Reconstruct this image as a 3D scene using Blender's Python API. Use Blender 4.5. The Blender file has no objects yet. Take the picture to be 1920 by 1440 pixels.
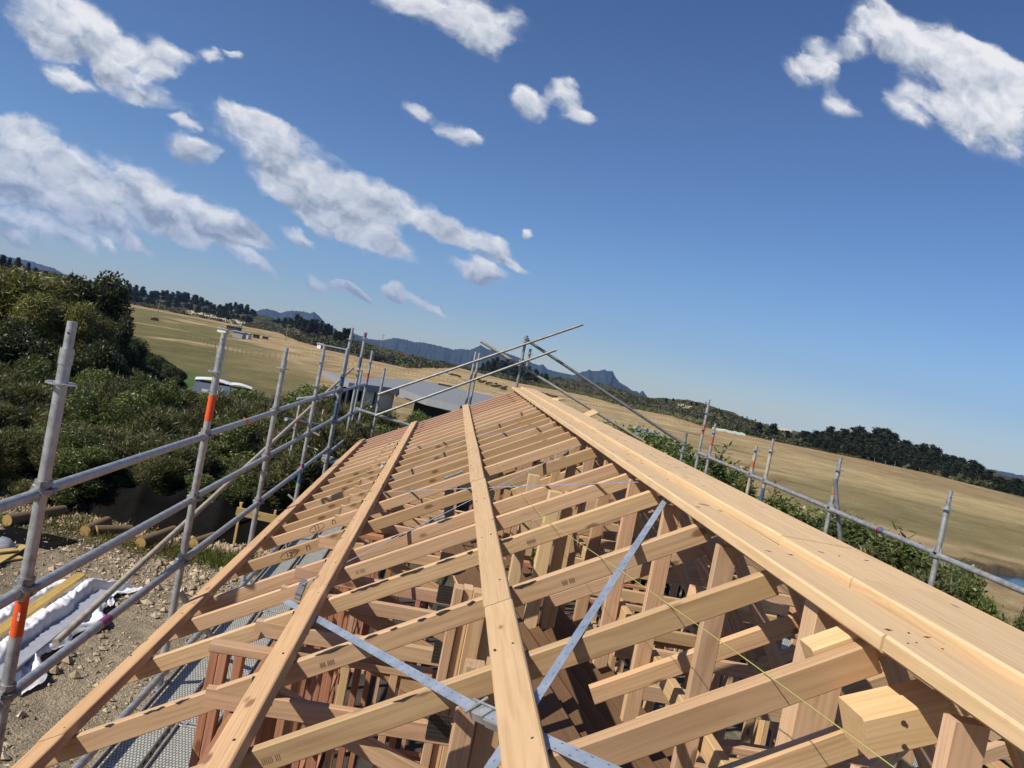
import bpy, math, random
import numpy as np
from mathutils import Vector, Matrix, noise as mnoise

random.seed(7)
RNG = np.random.default_rng(11)
SC = bpy.context.scene
COL = SC.collection
R_ = math.radians

# ------------------------------------------------------------------ camera
F = 1500.0                     # focal length in pixels of a 1920 px wide frame
def basis(vp=(855, 655), roll=R_(11)):
    y = np.array([(vp[0] - 960) / F, (720 - vp[1]) / F, -1.0]); y /= np.linalg.norm(y)
    u = np.array([math.sin(roll), math.cos(roll), 0.0]); z = u - y * (u @ y); z /= np.linalg.norm(z)
    return np.array([np.cross(y, z), y, z])
CR = basis()                   # rows: world axes in camera space (Y runs along the ridge)
cam_d = bpy.data.cameras.new('camera'); cam = bpy.data.objects.new('camera', cam_d); COL.objects.link(cam)
cam.matrix_world = Matrix([list(CR[0]) + [0], list(CR[1]) + [0], list(CR[2]) + [0], [0, 0, 0, 1]])
cam_d.sensor_width = 36; cam_d.lens = 36 * F / 1920; cam_d.clip_start = 0.02; cam_d.clip_end = 60000
SC.camera = cam

def ray(px, py): return CR @ np.array([(px - 960) / F, (720 - py) / F, -1.0])
def atX(px, py, X): v = ray(px, py); return Vector(v * (X / v[0]))
def atY(px, py, Y): v = ray(px, py); return Vector(v * (Y / v[1]))
def atZ(px, py, Z): v = ray(px, py); return Vector(v * (Z / v[2]))
def azel(px, py):
    v = ray(px, py); h = math.hypot(v[0], v[1]); return math.atan2(v[0], v[1]), v[2] / h

# ------------------------------------------------------------------ mesh builder
ORG = {}
def smoothstep(a, b, x):
    t = np.clip((x - a) / (b - a), 0, 1); return t * t * (3 - 2 * t)

class MB:
    def __init__(s): s.v = []; s.f = []; s.g = []; s.t = []; s.sm = []; s.mi = []; s.m = 0
    def add(s, vs, fs, gs=None, tint=(1, 1, 1), smooth=False):
        b = len(s.v); s.v += [tuple(p) for p in vs]; s.f += [tuple(i + b for i in f) for f in fs]
        s.g += [tuple(x) for x in (gs if gs is not None else vs)]
        s.t += [tuple(tint)] * len(vs); s.sm += [smooth] * len(fs); s.mi += [s.m] * len(fs)
    def board(s, p0, p1, w, h, up=(0, 0, 1), tint=(1, 1, 1), c=0.004, segs=1, bow=0.0):
        """timber stick: w across (axis x up), h along up; eased arrises"""
        p0 = Vector(p0); p1 = Vector(p1); a = (p1 - p0); L = a.length; a /= L
        up = Vector(up); sd = a.cross(up).normalized(); up = sd.cross(a).normalized()
        w2, h2 = w / 2, h / 2
        pr = [(-w2 + c, -h2), (w2 - c, -h2), (w2, -h2 + c), (w2, h2 - c), (w2 - c, h2), (-w2 + c, h2), (-w2, h2 - c), (-w2, -h2 + c)]
        o = (random.random() * 50, random.random() * 50, random.random() * 50)
        vs = []; gs = []; fs = []
        for i in range(segs + 1):
            t = i / segs; q = p0 + a * (L * t) + up * (bow * 4 * t * (1 - t))
            for (x, y) in pr:
                vs.append(q + sd * x + up * y); gs.append((L * t + o[0], x + o[1], y + o[2]))
        for i in range(segs):
            for k in range(8):
                fs.append((i * 8 + k, i * 8 + 8 + k, i * 8 + 8 + (k + 1) % 8, i * 8 + (k + 1) % 8))
        n = segs * 8
        fs.append(tuple(range(8))); fs.append(tuple(n + k for k in range(7, -1, -1)))
        s.add(vs, fs, gs, tint)
    def tube(s, p0, p1, r, n=12, r1=None, tint=(1, 1, 1), hollow=True):
        p0 = Vector(p0); p1 = Vector(p1); a = (p1 - p0); L = a.length; a /= L
        q = Vector((0, 0, 1)) if abs(a.z) < .9 else Vector((0, 1, 0))
        x = a.cross(q).normalized(); y = a.cross(x); r1 = r if r1 is None else r1
        vs = []; gs = []
        for (p, rr, t) in ((p0, r, 0), (p1, r1, L)):
            for k in range(n):
                an = 2 * math.pi * k / n; vs.append(p + x * (rr * math.cos(an)) + y * (rr * math.sin(an))); gs.append((t + p0.x * 3, math.cos(an), math.sin(an)))
        fs = [(k, (k + 1) % n, n + (k + 1) % n, n + k) for k in range(n)]
        s.add(vs, fs, gs, tint, True)
        s.add([vs[k] for k in range(n)], [tuple(range(n - 1, -1, -1))], None, tint); s.add([vs[n + k] for k in range(n)], [tuple(range(n))], None, tint)
    def path(s, pts, r, n=6, tint=(1, 1, 1)):
        for a, b in zip(pts[:-1], pts[1:]): s.tube(a, b, r, n, None, tint)
    def box(s, c, sz, rot=None, tint=(1, 1, 1)):
        c = Vector(c); x, y, z = (q / 2 for q in sz)
        vs = [Vector((i, j, k)) for k in (-z, z) for (i, j) in ((-x, -y), (x, -y), (x, y), (-x, y))]
        if rot is not None: vs = [rot @ q for q in vs]
        s.add([c + q for q in vs], [(3, 2, 1, 0), (4, 5, 6, 7), (0, 1, 5, 4), (1, 2, 6, 5), (2, 3, 7, 6), (3, 0, 4, 7)], vs, tint)
    def disc(s, c, r, ri, h, n=24, ax=(0, 0, 1)):
        c = Vector(c); a = Vector(ax).normalized(); q = Vector((1, 0, 0)) if abs(a.x) < .9 else Vector((0, 1, 0))
        x = a.cross(q).normalized(); y = a.cross(x); vs = []
        for (rr, zz) in ((ri, -h / 2), (r, -h / 2), (r, h / 2), (ri, h / 2)):
            vs += [c + x * (rr * math.cos(2 * math.pi * k / n)) + y * (rr * math.sin(2 * math.pi * k / n)) + a * zz for k in range(n)]
        fs = [(b * n + k, b * n + (k + 1) % n, ((b + 1) % 4) * n + (k + 1) % n, ((b + 1) % 4) * n + k) for b in range(4) for k in range(n)]
        s.add(vs, fs)
    def build(s, name, mats, parent=None, loc=None):
        me = bpy.data.meshes.new(name); o = bpy.data.objects.new(name, me); COL.objects.link(o)
        if parent is not None: o.parent = parent; org = ORG[parent]
        else: org = Vector(loc) if loc is not None else Vector((0, 0, 0)); o.location = org
        ORG[o] = org
        me.from_pydata([(x - org.x, y - org.y, z - org.z) for (x, y, z) in s.v], [], s.f)
        a = me.attributes.new('g', 'FLOAT_VECTOR', 'POINT'); a.data.foreach_set('vector', np.array(s.g, dtype=np.float32).ravel())
        a = me.attributes.new('tint', 'FLOAT_VECTOR', 'POINT'); a.data.foreach_set('vector', np.array(s.t, dtype=np.float32).ravel())
        me.polygons.foreach_set('use_smooth', s.sm)
        for m in (mats if isinstance(mats, (list, tuple)) else [mats]): me.materials.append(m)
        if any(s.mi): me.polygons.foreach_set('material_index', s.mi)
        me.update(); return o

def tag(o, label=None, cat=None, group=None, kind=None):
    if label: o['label'] = label
    if cat: o['category'] = cat
    if group: o['group'] = group
    if kind: o['kind'] = kind
    return o
def thing(name, label, cat, loc=(0, 0, 0), group=None):
    o = bpy.data.objects.new(name, None); COL.objects.link(o); o.location = loc; o.empty_display_size = .2
    ORG[o] = Vector(loc); return tag(o, label, cat, group)
def dup(o, loc=None, rz=None, sc=None, label=None, group=None, parent=None):
    c = o.copy(); COL.objects.link(c)
    if parent is not None: c.parent = parent
    if loc is not None: c.location = loc
    if rz is not None: c.rotation_euler = (0, 0, rz)
    if sc is not None: c.scale = sc if hasattr(sc, '__len__') else (sc, sc, sc)
    if label: c['label'] = label
    if group: c['group'] = group
    for ch in list(o.children): dup(ch, parent=c)
    return c
def np_mesh(name, verts, quads, mat, parent=None, loc=(0, 0, 0), tint=None, smooth=False):
    me = bpy.data.meshes.new(name); o = bpy.data.objects.new(name, me); COL.objects.link(o)
    verts = np.asarray(verts, dtype=np.float32); quads = np.asarray(quads, dtype=np.int32); k = quads.shape[1]
    me.vertices.add(len(verts)); me.vertices.foreach_set('co', verts.ravel())
    me.loops.add(quads.size); me.loops.foreach_set('vertex_index', quads.ravel())
    me.polygons.add(len(quads)); me.polygons.foreach_set('loop_start', np.arange(0, quads.size, k, dtype=np.int32))
    try: me.polygons.foreach_set('loop_total', np.full(len(quads), k, dtype=np.int32))
    except Exception: pass
    if tint is not None:
        a = me.attributes.new('tint', 'FLOAT_VECTOR', 'POINT'); a.data.foreach_set('vector', np.asarray(tint, dtype=np.float32).ravel())
    me.polygons.foreach_set('use_smooth', np.full(len(quads), smooth))
    me.update(calc_edges=True); me.materials.append(mat)
    if parent is not None: o.parent = parent; ORG[o] = ORG[parent]
    else: o.location = loc; ORG[o] = Vector(loc)
    return o

# ------------------------------------------------------------------ materials
class NT:
    def __init__(s, name):
        s.m = bpy.data.materials.new(name); s.m.use_nodes = True; s.t = s.m.node_tree; s.n = s.t.nodes; s.l = s.t.links
        s.b = s.n['Principled BSDF']; s.out = s.n['Material Output']
    def node(s, typ, **kw):
        n = s.n.new(typ)
        for k, v in kw.items():
            if k.startswith('i_'):
                key = k[2:]; key = int(key) if key.isdigit() else key.replace('_', ' ')
                s.set(n.inputs[key], v)
            else: setattr(n, k, v)
        return n
    def set(s, inp, v):
        if isinstance(v, bpy.types.NodeSocket): s.l.new(v, inp)
        else: inp.default_value = v
    def math(s, op, a, b=0.0, c=0.0, clamp=False):
        n = s.n.new('ShaderNodeMath'); n.operation = op; n.use_clamp = clamp
        for i, v in enumerate((a, b, c)): s.set(n.inputs[i], v)
        return n.outputs[0]
    def vmath(s, op, a, b=(0, 0, 0), c=None):
        n = s.n.new('ShaderNodeVectorMath'); n.operation = op; s.set(n.inputs[0], a); s.set(n.inputs[1], b)
        if c is not None: s.set(n.inputs[2], c)
        return n.outputs['Value'] if op in ('LENGTH', 'DOT_PRODUCT') else n.outputs[0]
    def attr(s, name): n = s.n.new('ShaderNodeAttribute'); n.attribute_name = name; return n
    def noise(s, vec, scale, detail=4, rough=.55, dist=0.0):
        n = s.n.new('ShaderNodeTexNoise'); s.set(n.inputs['Vector'], vec); n.inputs['Scale'].default_value = scale
        n.inputs['Detail'].default_value = detail; n.inputs['Roughness'].default_value = rough; n.inputs['Distortion'].default_value = dist
        return n.outputs['Fac']
    def ramp(s, fac, stops):
        n = s.n.new('ShaderNodeValToRGB'); s.set(n.inputs[0], fac); e = n.color_ramp.elements
        e[0].position, e[0].color = stops[0][0], (*stops[0][1], 1); e[1].position, e[1].color = stops[-1][0], (*stops[-1][1], 1)
        for p, c in stops[1:-1]: q = e.new(p); q.color = (*c, 1)
        return n.outputs[0]
    def mix(s, fac, a, b, mode='MIX'):
        n = s.n.new('ShaderNodeMix'); n.data_type = 'RGBA'; n.blend_type = mode
        s.set(n.inputs[0], fac); s.set(n.inputs[6], a if isinstance(a, bpy.types.NodeSocket) else (*a, 1)); s.set(n.inputs[7], b if isinstance(b, bpy.types.NodeSocket) else (*b, 1))
        return n.outputs[2]
    def bump(s, h, strength=.3, dist=.01):
        n = s.n.new('ShaderNodeBump'); n.inputs['Strength'].default_value = strength; n.inputs['Distance'].default_value = dist
        s.l.new(h, n.inputs['Height']); s.l.new(n.outputs[0], s.b.inputs['Normal']); return n
    def fin(s, col=None, rough=.6, metal=0.0, spec=.4):
        if col is not None:
            s.set(s.b.inputs['Base Color'], col if isinstance(col, bpy.types.NodeSocket) else (*col, 1))
        s.set(s.b.inputs['Roughness'], rough); s.b.inputs['Metallic'].default_value = metal
        s.b.inputs['Specular IOR Level'].default_value = spec
        return s.m

def wood(name, light, mid, dark, knots=.07):
    m = NT(name); g = m.attr('g').outputs['Vector']; ti = m.attr('tint').outputs['Vector']
    wob = m.noise(m.vmath('MULTIPLY', g, (1.3, 6, 6)), 1.0, 2)
    st = m.vmath('MULTIPLY', g, (1.1, 26, 26))
    n1 = m.noise(st, 1.6, 5, .62, .5)
    # growth rings: plank cut through cylinders lying along the stick
    rg = m.vmath('ADD', m.vmath('MULTIPLY', g, (.055, 1, 1)), m.vmath('MULTIPLY', m.node('ShaderNodeCombineXYZ', i_1=wob, i_2=wob).outputs[0], (0, .05, .05)))
    w = m.node('ShaderNodeTexWave', wave_type='RINGS', rings_direction='X', i_Vector=rg, i_Scale=20.0, i_Distortion=3.5, i_Detail=2.0, i_Detail_Scale=1.5).outputs['Fac']
    fac = m.math('ADD', m.math('MULTIPLY', n1, .84), m.math('MULTIPLY', w, .17))
    c = m.ramp(fac, [(.22, dark), (.5, mid), (.78, light)])
    big = m.noise(m.vmath('MULTIPLY', g, (.8, 5, 5)), 1.3, 3)
    c = m.mix(m.math('MULTIPLY_ADD', big, .5, -.05, True), c, m.mix(1.0, c, (.86, .78, .68), 'MULTIPLY'))
    v = m.node('ShaderNodeTexVoronoi', feature='F1', i_Vector=m.vmath('MULTIPLY', g, (3.2, 7.0, 7.0)), i_Scale=1.0, i_Randomness=1.0).outputs['Distance']
    k = m.math('MULTIPLY', m.math('SUBTRACT', knots * 2.7, m.math('ADD', v, m.math('MULTIPLY', n1, .05))), 14.0, 0, True)
    c = m.mix(m.math('MULTIPLY', k, .72), c, (.13, .06, .028))
    # saw and handling dirt
    d = m.noise(m.vmath('MULTIPLY', g, (5, 12, 12)), 2.0, 6, .7)
    c = m.mix(m.math('MULTIPLY_ADD', d, 3.0, -1.85, True), c, m.mix(1.0, c, (.60, .52, .45), 'MULTIPLY'))
    c = m.mix(1.0, c, ti, 'MULTIPLY')
    m.bump(m.math('ADD', n1, m.math('MULTIPLY', d, .5)), .35, .0025)
    return m.fin(c, .62, 0, .25)
W_PINE = wood('pine_timber', (.64, .45, .275), (.555, .37, .215), (.42, .262, .145))
W_PALE = wood('pale_fresh_timber', (.73, .54, .33), (.67, .475, .275), (.55, .37, .20), .045)
W_RED = wood('pink_treated_timber', (.52, .27, .17), (.44, .215, .13), (.33, .15, .085))
W_PINK = wood('light_pink_timber', (.64, .40, .27), (.57, .34, .225), (.46, .26, .165))
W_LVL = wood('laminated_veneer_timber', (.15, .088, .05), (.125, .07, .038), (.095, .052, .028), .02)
W_OLD = wood('weathered_pole_timber', (.25, .18, .105), (.18, .13, .075), (.10, .075, .045))
W_YEL = wood('yellow_profile_timber', (.62, .47, .20), (.52, .38, .15), (.40, .28, .10))

def galv(name, base, metal=.55, rough=.42):
    m = NT(name); g = m.attr('g').outputs['Vector']
    tc = m.node('ShaderNodeTexCoord').outputs['Object']
    n = m.noise(tc, 14, 6, .7); n2 = m.noise(tc, 70, 3, .6); n3 = m.noise(tc, 3.2, 3)
    c = m.ramp(n, [(.25, tuple(b * .55 for b in base)), (.5, base), (.75, tuple(min(1, b * 1.35) for b in base))])
    c = m.mix(m.math('MULTIPLY_ADD', n2, 5, -3.1, True), c, (.75, .75, .72))
    c = m.mix(m.math('MULTIPLY_ADD', n3, 4, -2.35, True), c, (.25, .21, .16))
    c = m.mix(1.0, c, m.attr('tint').outputs['Vector'], 'MULTIPLY')
    m.bump(n2, .15, .002)
    return m.fin(c, m.math('MULTIPLY_ADD', n, .3, rough - .1), metal, .4)
M_GALV = galv('galvanised_tube', (.40, .41, .41))
M_GALV2 = galv('dull_galvanised_fitting', (.30, .30, .29), .6, .5)
M_BEIGE = galv('aged_brown_tube', (.42, .37, .29), .2, .55)
def strapmat():
    m = NT('punched_strap_steel'); g = m.attr('g').outputs['Vector']; tc = m.node('ShaderNodeTexCoord').outputs['Object']
    v = m.node('ShaderNodeTexVoronoi', feature='F1', voronoi_dimensions='2D', i_Vector=m.vmath('MULTIPLY', g, (15, 40, 0)), i_Scale=1.0, i_Randomness=0.0).outputs['Distance']
    h = m.math('MULTIPLY', m.math('SUBTRACT', .12, v), 26.0, 0, True); n = m.noise(tc, 9, 5, .65)
    c = m.ramp(n, [(.3, (.36, .41, .47)), (.7, (.60, .64, .70))]); c = m.mix(m.math('MULTIPLY', h, .6), c, (.06, .055, .05)); m.bump(n, .25, .004)
    return m.fin(c, m.math('MULTIPLY_ADD', n, .4, .15), .6, .4)
M_STRAP = strapmat()
def plain(name, col, rough=.6, metal=0.0, var=.25, scale=6.0, spec=.4, tint=False, bump=0.0):
    m = NT(name); tc = m.node('ShaderNodeTexCoord').outputs['Object']; n = m.noise(tc, scale, 6, .6)
    c = m.ramp(n, [(.3, tuple(x * (1 - var) for x in col)), (.7, tuple(min(1, x * (1 + var)) for x in col))])
    if tint: c = m.mix(1.0, c, m.attr('tint').outputs['Vector'], 'MULTIPLY')
    if bump: m.bump(n, bump, .02)
    return m.fin(c, rough, metal, spec)
def deckmat():
    m = NT('punched_steel_deck'); tc = m.node('ShaderNodeTexCoord').outputs['Object']
    br = m.node('ShaderNodeTexBrick', i_Vector=m.vmath('MULTIPLY', tc, (1, 1, 0)), i_Scale=11.0, offset=.5, i_Mortar_Size=.05, i_Brick_Width=.30, i_Row_Height=.45, i_Mortar_Smooth=.3)
    f = br.outputs['Fac']; n = m.noise(tc, 9, 5, .65)
    c = m.ramp(n, [(.3, (.52, .52, .46)), (.7, (.72, .72, .64))])
    c = m.mix(f, c, (.14, .14, .13)); m.bump(f, .8, .01)
    return m.fin(c, .5, .35)
M_DECK = deckmat()
def platemat():
    m = NT('punched_nail_plate'); g = m.attr('g').outputs['Vector']
    br = m.node('ShaderNodeTexBrick', i_Vector=m.vmath('MULTIPLY', g, (1, 1, 0)), i_Scale=38.0, offset=.5, i_Mortar_Size=.10, i_Brick_Width=.30, i_Row_Height=.75)
    c = m.mix(br.outputs['Fac'], (.012, .012, .012), (.14, .13, .12))
    m.bump(br.outputs['Fac'], .7, .004)
    return m.fin(c, .4, .7)
M_PLATE = platemat()
M_ORANGE = plain('orange_tape', (.75, .10, .025), .45, 0, .15, 30)
M_FADED = plain('faded_orange_tape', (.42, .12, .06), .6, 0, .35, 40)
M_BLUE = plain('blue_tape', (.05, .11, .19), .45, 0, .2, 30)
M_PURPLE = plain('purple_tape', (.22, .05, .16), .45, 0, .2, 30)
M_WHITE = plain('white_paint', (.75, .75, .72), .5, 0, .08)
M_TARL = plain('faded_stamp_ink', (.22, .14, .085), .8, 0, .2, 40)
M_INK = plain('ink', (.06, .045, .04), .8, 0, .2, 40)
M_STRING = plain('lime_string', (.40, .42, .13), .6, 0, .1)
M_BLACK = plain('black_plastic', (.012, .012, .013), .55, 0, .3)
M_CLOTH = plain('black_silt_cloth', (.006, .0055, .005), .9, 0, .5, 3, .08)
M_YCAP = plain('yellow_cap', (.85, .42, .01), .4, 0, .1)
def leafmat(name, col, var=.45, trans=.25, gloss=.45):
    m = NT(name); ti = m.attr('tint').outputs['Vector']
    c = m.mix(1.0, (col[0], col[1], col[2]), ti, 'MULTIPLY')
    m.fin(c, gloss, 0, .35)
    tr = m.node('ShaderNodeBsdfTranslucent'); m.l.new(m.mix(1.0, c, (1.2, 1.3, .5), 'MULTIPLY'), tr.inputs[0])
    mx = m.node('ShaderNodeMixShader'); mx.inputs[0].default_value = trans
    m.l.new(m.b.outputs[0], mx.inputs[1]); m.l.new(tr.outputs[0], mx.inputs[2]); m.l.new(mx.outputs[0], m.out.inputs[0])
    return m.m
L_MANUKA = leafmat('fine_dark_foliage', (.098, .098, .046))
L_BROAD = leafmat('glossy_broad_leaves', (.098, .122, .040), gloss=.4)
L_WILLOW = leafmat('yellow_green_willow_foliage', (.135, .132, .046))
L_DARK = leafmat('dark_tree_foliage', (.048, .056, .028))
L_PINE = leafmat('pine_needles', (.022, .030, .018), trans=.12, gloss=.7)
L_SCRUB = leafmat('scrub_foliage', (.055, .058, .028), trans=.1, gloss=.8)
M_BARK = plain('bark', (.12, .09, .065), .9, 0, .4, 9)
M_BARKG = plain('grey_bark', (.22, .20, .17), .9, 0, .35, 9)
M_GRASS = leafmat('grass_blades', (.09, .11, .03), trans=.2, gloss=.7)

# ================================================================== the roof frame
SL = 0.554                                   # roof slope (rise / run)
UPN = Vector((-SL, 0, 1)).normalized()
def z_top(x): return -1.269 + SL * x         # top of the rafters
def z_bat(x): return -1.212 + SL * x         # top of the purlins
ORD = ['nearest', 'second', 'third', 'fourth', 'fifth', 'sixth', 'seventh', 'eighth', 'ninth', 'tenth', 'eleventh', 'twelfth', 'thirteenth', 'fourteenth',
       'fifteenth', 'sixteenth', 'seventeenth', 'eighteenth', 'nineteenth', 'twentieth', 'twenty-first', 'twenty-second', 'twenty-third', 'twenty-fourth', 'twenty-fifth']
YS = [2.08, 2.78, 3.58, 4.47, 5.11, 5.57, 6.48, 7.33, 7.78, 8.37, 8.86, 9.39, 9.95, 10.5, 11.04, 11.52, 12.0, 12.51, 13.06, 13.44, 13.82, 14.4, 14.83, 15.25]
def rtint(a=.15): k = 1 + random.uniform(-a * 1.5, a * .7); return (k, k * random.uniform(.95, 1.03), k * random.uniform(.90, 1.12))

def truss(Y, chord_off, plates=True, wood_m=None, left_x=-1.46):
    wm = wood_m or W_PINE; T = .045; yc = Y + T / 2; D = .103 * math.cos(math.atan(SL))
    t = thing('roof_truss', 'x', 'roof truss', (0, Y, -1.7), 'roof trusses standing across the house')
    def stick(name, x0, z0, x1, z1, h=D, up=None, mat=None, dy=0.0, tint=None, segs=1, bow=0):
        b = MB(); a = Vector((x1 - x0, 0, z1 - z0)).normalized(); u = Vector((-a.z, 0, a.x))
        b.board((x0, yc + dy, z0), (x1, yc + dy + random.uniform(-.004, .004), z1), T, h, u, tint or rtint(), segs=segs, bow=bow)
        return b.build(name, mat or wm, t)
    h2 = D / 2 * math.sqrt(1 + SL * SL)
    stick('rafter', left_x, z_top(left_x) - h2, 1.29, z_top(1.29) - h2)
    stick('rafter', 1.72, -.553 - h2, 4.45, -.553 - (4.45 - 1.72) * SL - h2)
    stick('bottom_chord', -.80, -1.735, .34, -1.735, .09, mat=W_PINE)
    stick('bottom_chord', 1.4, -1.735, 3.75, -1.735, .09)
    stick('raking_web', -.52, -1.70, .32, -2.02, .09, dy=.046)
    xe = (1.617 + chord_off) / 1.108 - .04; stick('raking_chord', .93, z_top(.93) - h2 - chord_off, xe, z_top(xe) - h2 - chord_off, .085, dy=.046)
    stick('web', 1.75, -.75, 2.35, -1.69, .07); stick('web', 2.35, -1.69, 3.0, -1.35, .07)
    if plates:
        for (x, z, s) in ((.25, -1.70, .105), (-.56, -1.66, .10)):
            b = MB(); b.board((x - s / 2, Y - .0035, z), (x + s / 2, Y - .0035, z), .003, s * 1.15, tint=(1, 1, 1), c=.0005)
            b.g = [((p[0]), p[2], 0) for p in b.v]; b.build('nail_plate', M_PLATE, t)
    return t
protoA = truss(YS[1], .44); protoB = truss(YS[2], .66); proto0 = truss(YS[0], .27); protoC = truss(YS[3], .80); protoD = truss(YS[4], .70); protoE = truss(YS[5], .75); protoF = truss(YS[6], .66); protoP = truss(YS[20], .6, False, W_PINK)
for i, Y in enumerate(YS):
    if i == 0: o = proto0
    elif i == 1: o = protoA
    elif i == 2: o = protoB
    elif i == 3: o = protoC
    elif i == 4: o = protoD
    elif i == 5: o = protoE
    elif i == 6: o = protoF
    elif i == 20: o = protoP
    else: o = dup(random.choice([protoA, protoB, protoC, protoD, protoE, protoF]) if i < 19 else protoP, (random.uniform(-.012, .012), Y, -1.7 + random.uniform(-.004, .004)))
    o['label'] = ('%s roof truss from the near end, %s timber rafter under the purlins' % (ORD[i], 'pink' if i >= 19 else 'pine')) if i else \
        'nearest roof truss, its rafter running under the short block at lower right'

def single(name, label, cat, mb, mat, base, group=None):
    o = mb.build(name, mat, None, base); return tag(o, label, cat, group)

# purlins laid flat on the rafters (with butt joints)
def purlin(x, y0, y1, joints, mat, label, tint=(1, 1, 1), dz=0, w=.122, h=.05):
    t = thing('purlin', label, 'purlin', (x, (y0 + y1) / 2, z_bat(x)), 'purlins running the length of the roof')
    ys = [y0] + list(joints) + [y1]
    for a, b in zip(ys[:-1], ys[1:]):
        m = MB(); dx = random.uniform(-.004, .004); q = random.uniform(.95, 1.05); c = Vector((x, 0, z_bat(x))) - UPN * (h / 2 - dz)
        n = 6; m.board(c + Vector((dx, a + .002, 0)), c + Vector((-dx, b - .002, 0)), w, h, UPN, tuple(q * k for k in tint), segs=n, c=.005); m.build('timber_length', mat, t)
    # nail heads
    m = MB()
    for Y in YS:
        for s in (-1, 1):
            p = c + UPN * (h / 2) + Vector((s * .03 * .875 + random.uniform(-.01, .01), Y + .02 + random.uniform(-.01, .01), s * .03 * .485))
            if y0 < Y < y1: m.disc(p, .0055, 0.0001, .003, 6, UPN)
    m.build('nail_head', M_INK, t)['kind'] = 'stuff'
    return t
purlin(-1.40, .6, 15.05, (3.52, 6.9, 11.9), W_PINE, 'purlin along the left eave of the roof frame, just above the scaffold deck', (.93, .87, .80))
purlin(-.518, .6, 15.25, (4.62, 8.0), W_PINE, 'purlin between the eave purlin and the middle one, leaning from lower left', (.97, .93, .88))
purlin(.373, .6, 15.35, (3.30, 6.45, 8.5, 10.2), W_PALE, 'pale middle purlin running up the roof nearest to the ridge planks', (.79, .77, .76))

# ridge planks
def plank(name, label, x0, w, ztop, h, ys, mats, tint=(1, 1, 1)):
    t = thing(name, label, 'plank', (x0 + w / 2, (ys[0] + ys[-1]) / 2, ztop - h))
    for i, (a, b) in enumerate(zip(ys[:-1], ys[1:])):
        m = MB(); k = random.uniform(.96, 1.04); d = random.uniform(-.003, .003)
        m.board((x0 + w / 2 + d, a + .003, ztop - h / 2 + d), (x0 + w / 2 - d, b - .003, ztop - h / 2), w, h, (0, 0, 1), tuple(k * q for q in tint), c=.007, segs=8)
        m.build('timber_length', mats[i % len(mats)], t)
    return t
pl1 = plank('ridge_plank', 'long ridge plank on the left, its joint and nails near the lower right corner', 1.20, .172, -.499, .048, [.3, 1.93, 7.3, 15.45], [W_PALE])
pl2 = plank('ridge_plank', 'wide right hand ridge plank with printed stamp, lying a little higher', 1.380, .30, -.470, .045, [.3, 2.45, 3.02, 4.7, 7.15, 15.6], [W_PALE])
pl3 = plank('ridge_plank', 'outermost ridge plank behind the wide one, its edge just showing lower right', 1.70, .14, -.505, .045, [.3, 6.2, 9.55], [W_PALE], (1.05, 1.0, .9))
plank('ridge_plank', 'short pale plank at the far end of the ridge beside a wood scrap', 1.69, .10, -.50, .045, [9.75, 15.7], [W_PALE], (1.12, 1.1, 1.0))
m = MB(); m.board((1.63, 9.2, -.463), (1.75, 9.32, -.40), .09, .02, (0, -.5, 1)); single('wood_scrap', 'small pale wood offcut standing on the far ridge plank', 'offcut', m, W_PALE, (1.68, 9.25, -.46))
m = MB(); m.board((1.63, 12.1, -.455), (1.72, 12.2, -.44), .12, .025, (0, 0, 1)); single('wood_scrap', 'thin pale wood offcut lying near the far end of the ridge', 'offcut', m, W_PALE, (1.68, 12.15, -.46))
# nails, stamps and pencil marks on the planks
def marks(par, pts, z, r=.0042):
    m = MB()
    for (x, y) in pts:
        m.disc((x, y, z + .0005), r * random.uniform(.7, 1.3), .0001, .0016, 7)
        if random.random() < .6:
            a = random.uniform(-.3, .3); m.board((x - .012, y - .012 * a, z + .0006), (x + .012, y + .012 * a, z + .0006), .002, .0012, c=.0003)
    m.build('nail_mark', M_INK, par)
pts1 = [(1.235, 1.88), (1.27, 1.90), (1.33, 1.885), (1.24, 1.98), (1.30, 1.985), (1.345, 1.975)]; pts2 = []
for Y in YS[1:]:
    pts1 += [(1.23 + random.uniform(0, .02), Y + .02), (1.33 + random.uniform(0, .02), Y + .03)]
    pts2 += [(1.43 + random.uniform(0, .02), Y + .03), (1.50 + random.uniform(0, .02), Y + .02), (1.61 + random.uniform(-.02, .02), Y + .03)]
marks(pl1, pts1, -.499); marks(pl2, pts2, -.470)
def text(body, name, size, mat, M, parent=None, label=None, cat=None, ext=.0004):
    cu = bpy.data.curves.new(name, 'FONT'); cu.body = body; cu.size = size; cu.extrude = ext; cu.align_x = 'CENTER'; cu.align_y = 'CENTER'
    o = bpy.data.objects.new(name, cu); me = bpy.data.meshes.new_from_object(o); bpy.data.objects.remove(o); me.materials.clear(); me.materials.append(mat)
    o = bpy.data.objects.new(name, me); COL.objects.link(o)
    if parent is not None: o.parent = parent; M = Matrix.Translation(-ORG[parent]) @ M
    o.matrix_local = M
    if label: tag(o, label, cat)
    return o
def frame3(origin, xa, ya):
    xa = Vector(xa).normalized(); za = xa.cross(Vector(ya)).normalized(); ya = za.cross(xa)
    return Matrix((( xa.x, ya.x, za.x, origin[0]), (xa.y, ya.y, za.y, origin[1]), (xa.z, ya.z, za.z, origin[2]), (0, 0, 0, 1)))
for (Y, s) in ((3.36, '||||||||||||'), (3.385, '|||| |||||||')):
    text(s, 'printed_stamp', .022, M_INK, frame3((1.54, Y, -.4695), (1, -.12, 0), (0, 1, 0)), pl2)
text('~', 'pencil_mark', .06, M_PURPLE, frame3((1.53, 5.02, -.4695), (1, 0, 0), (0, 1, 0)), pl2)
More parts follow.
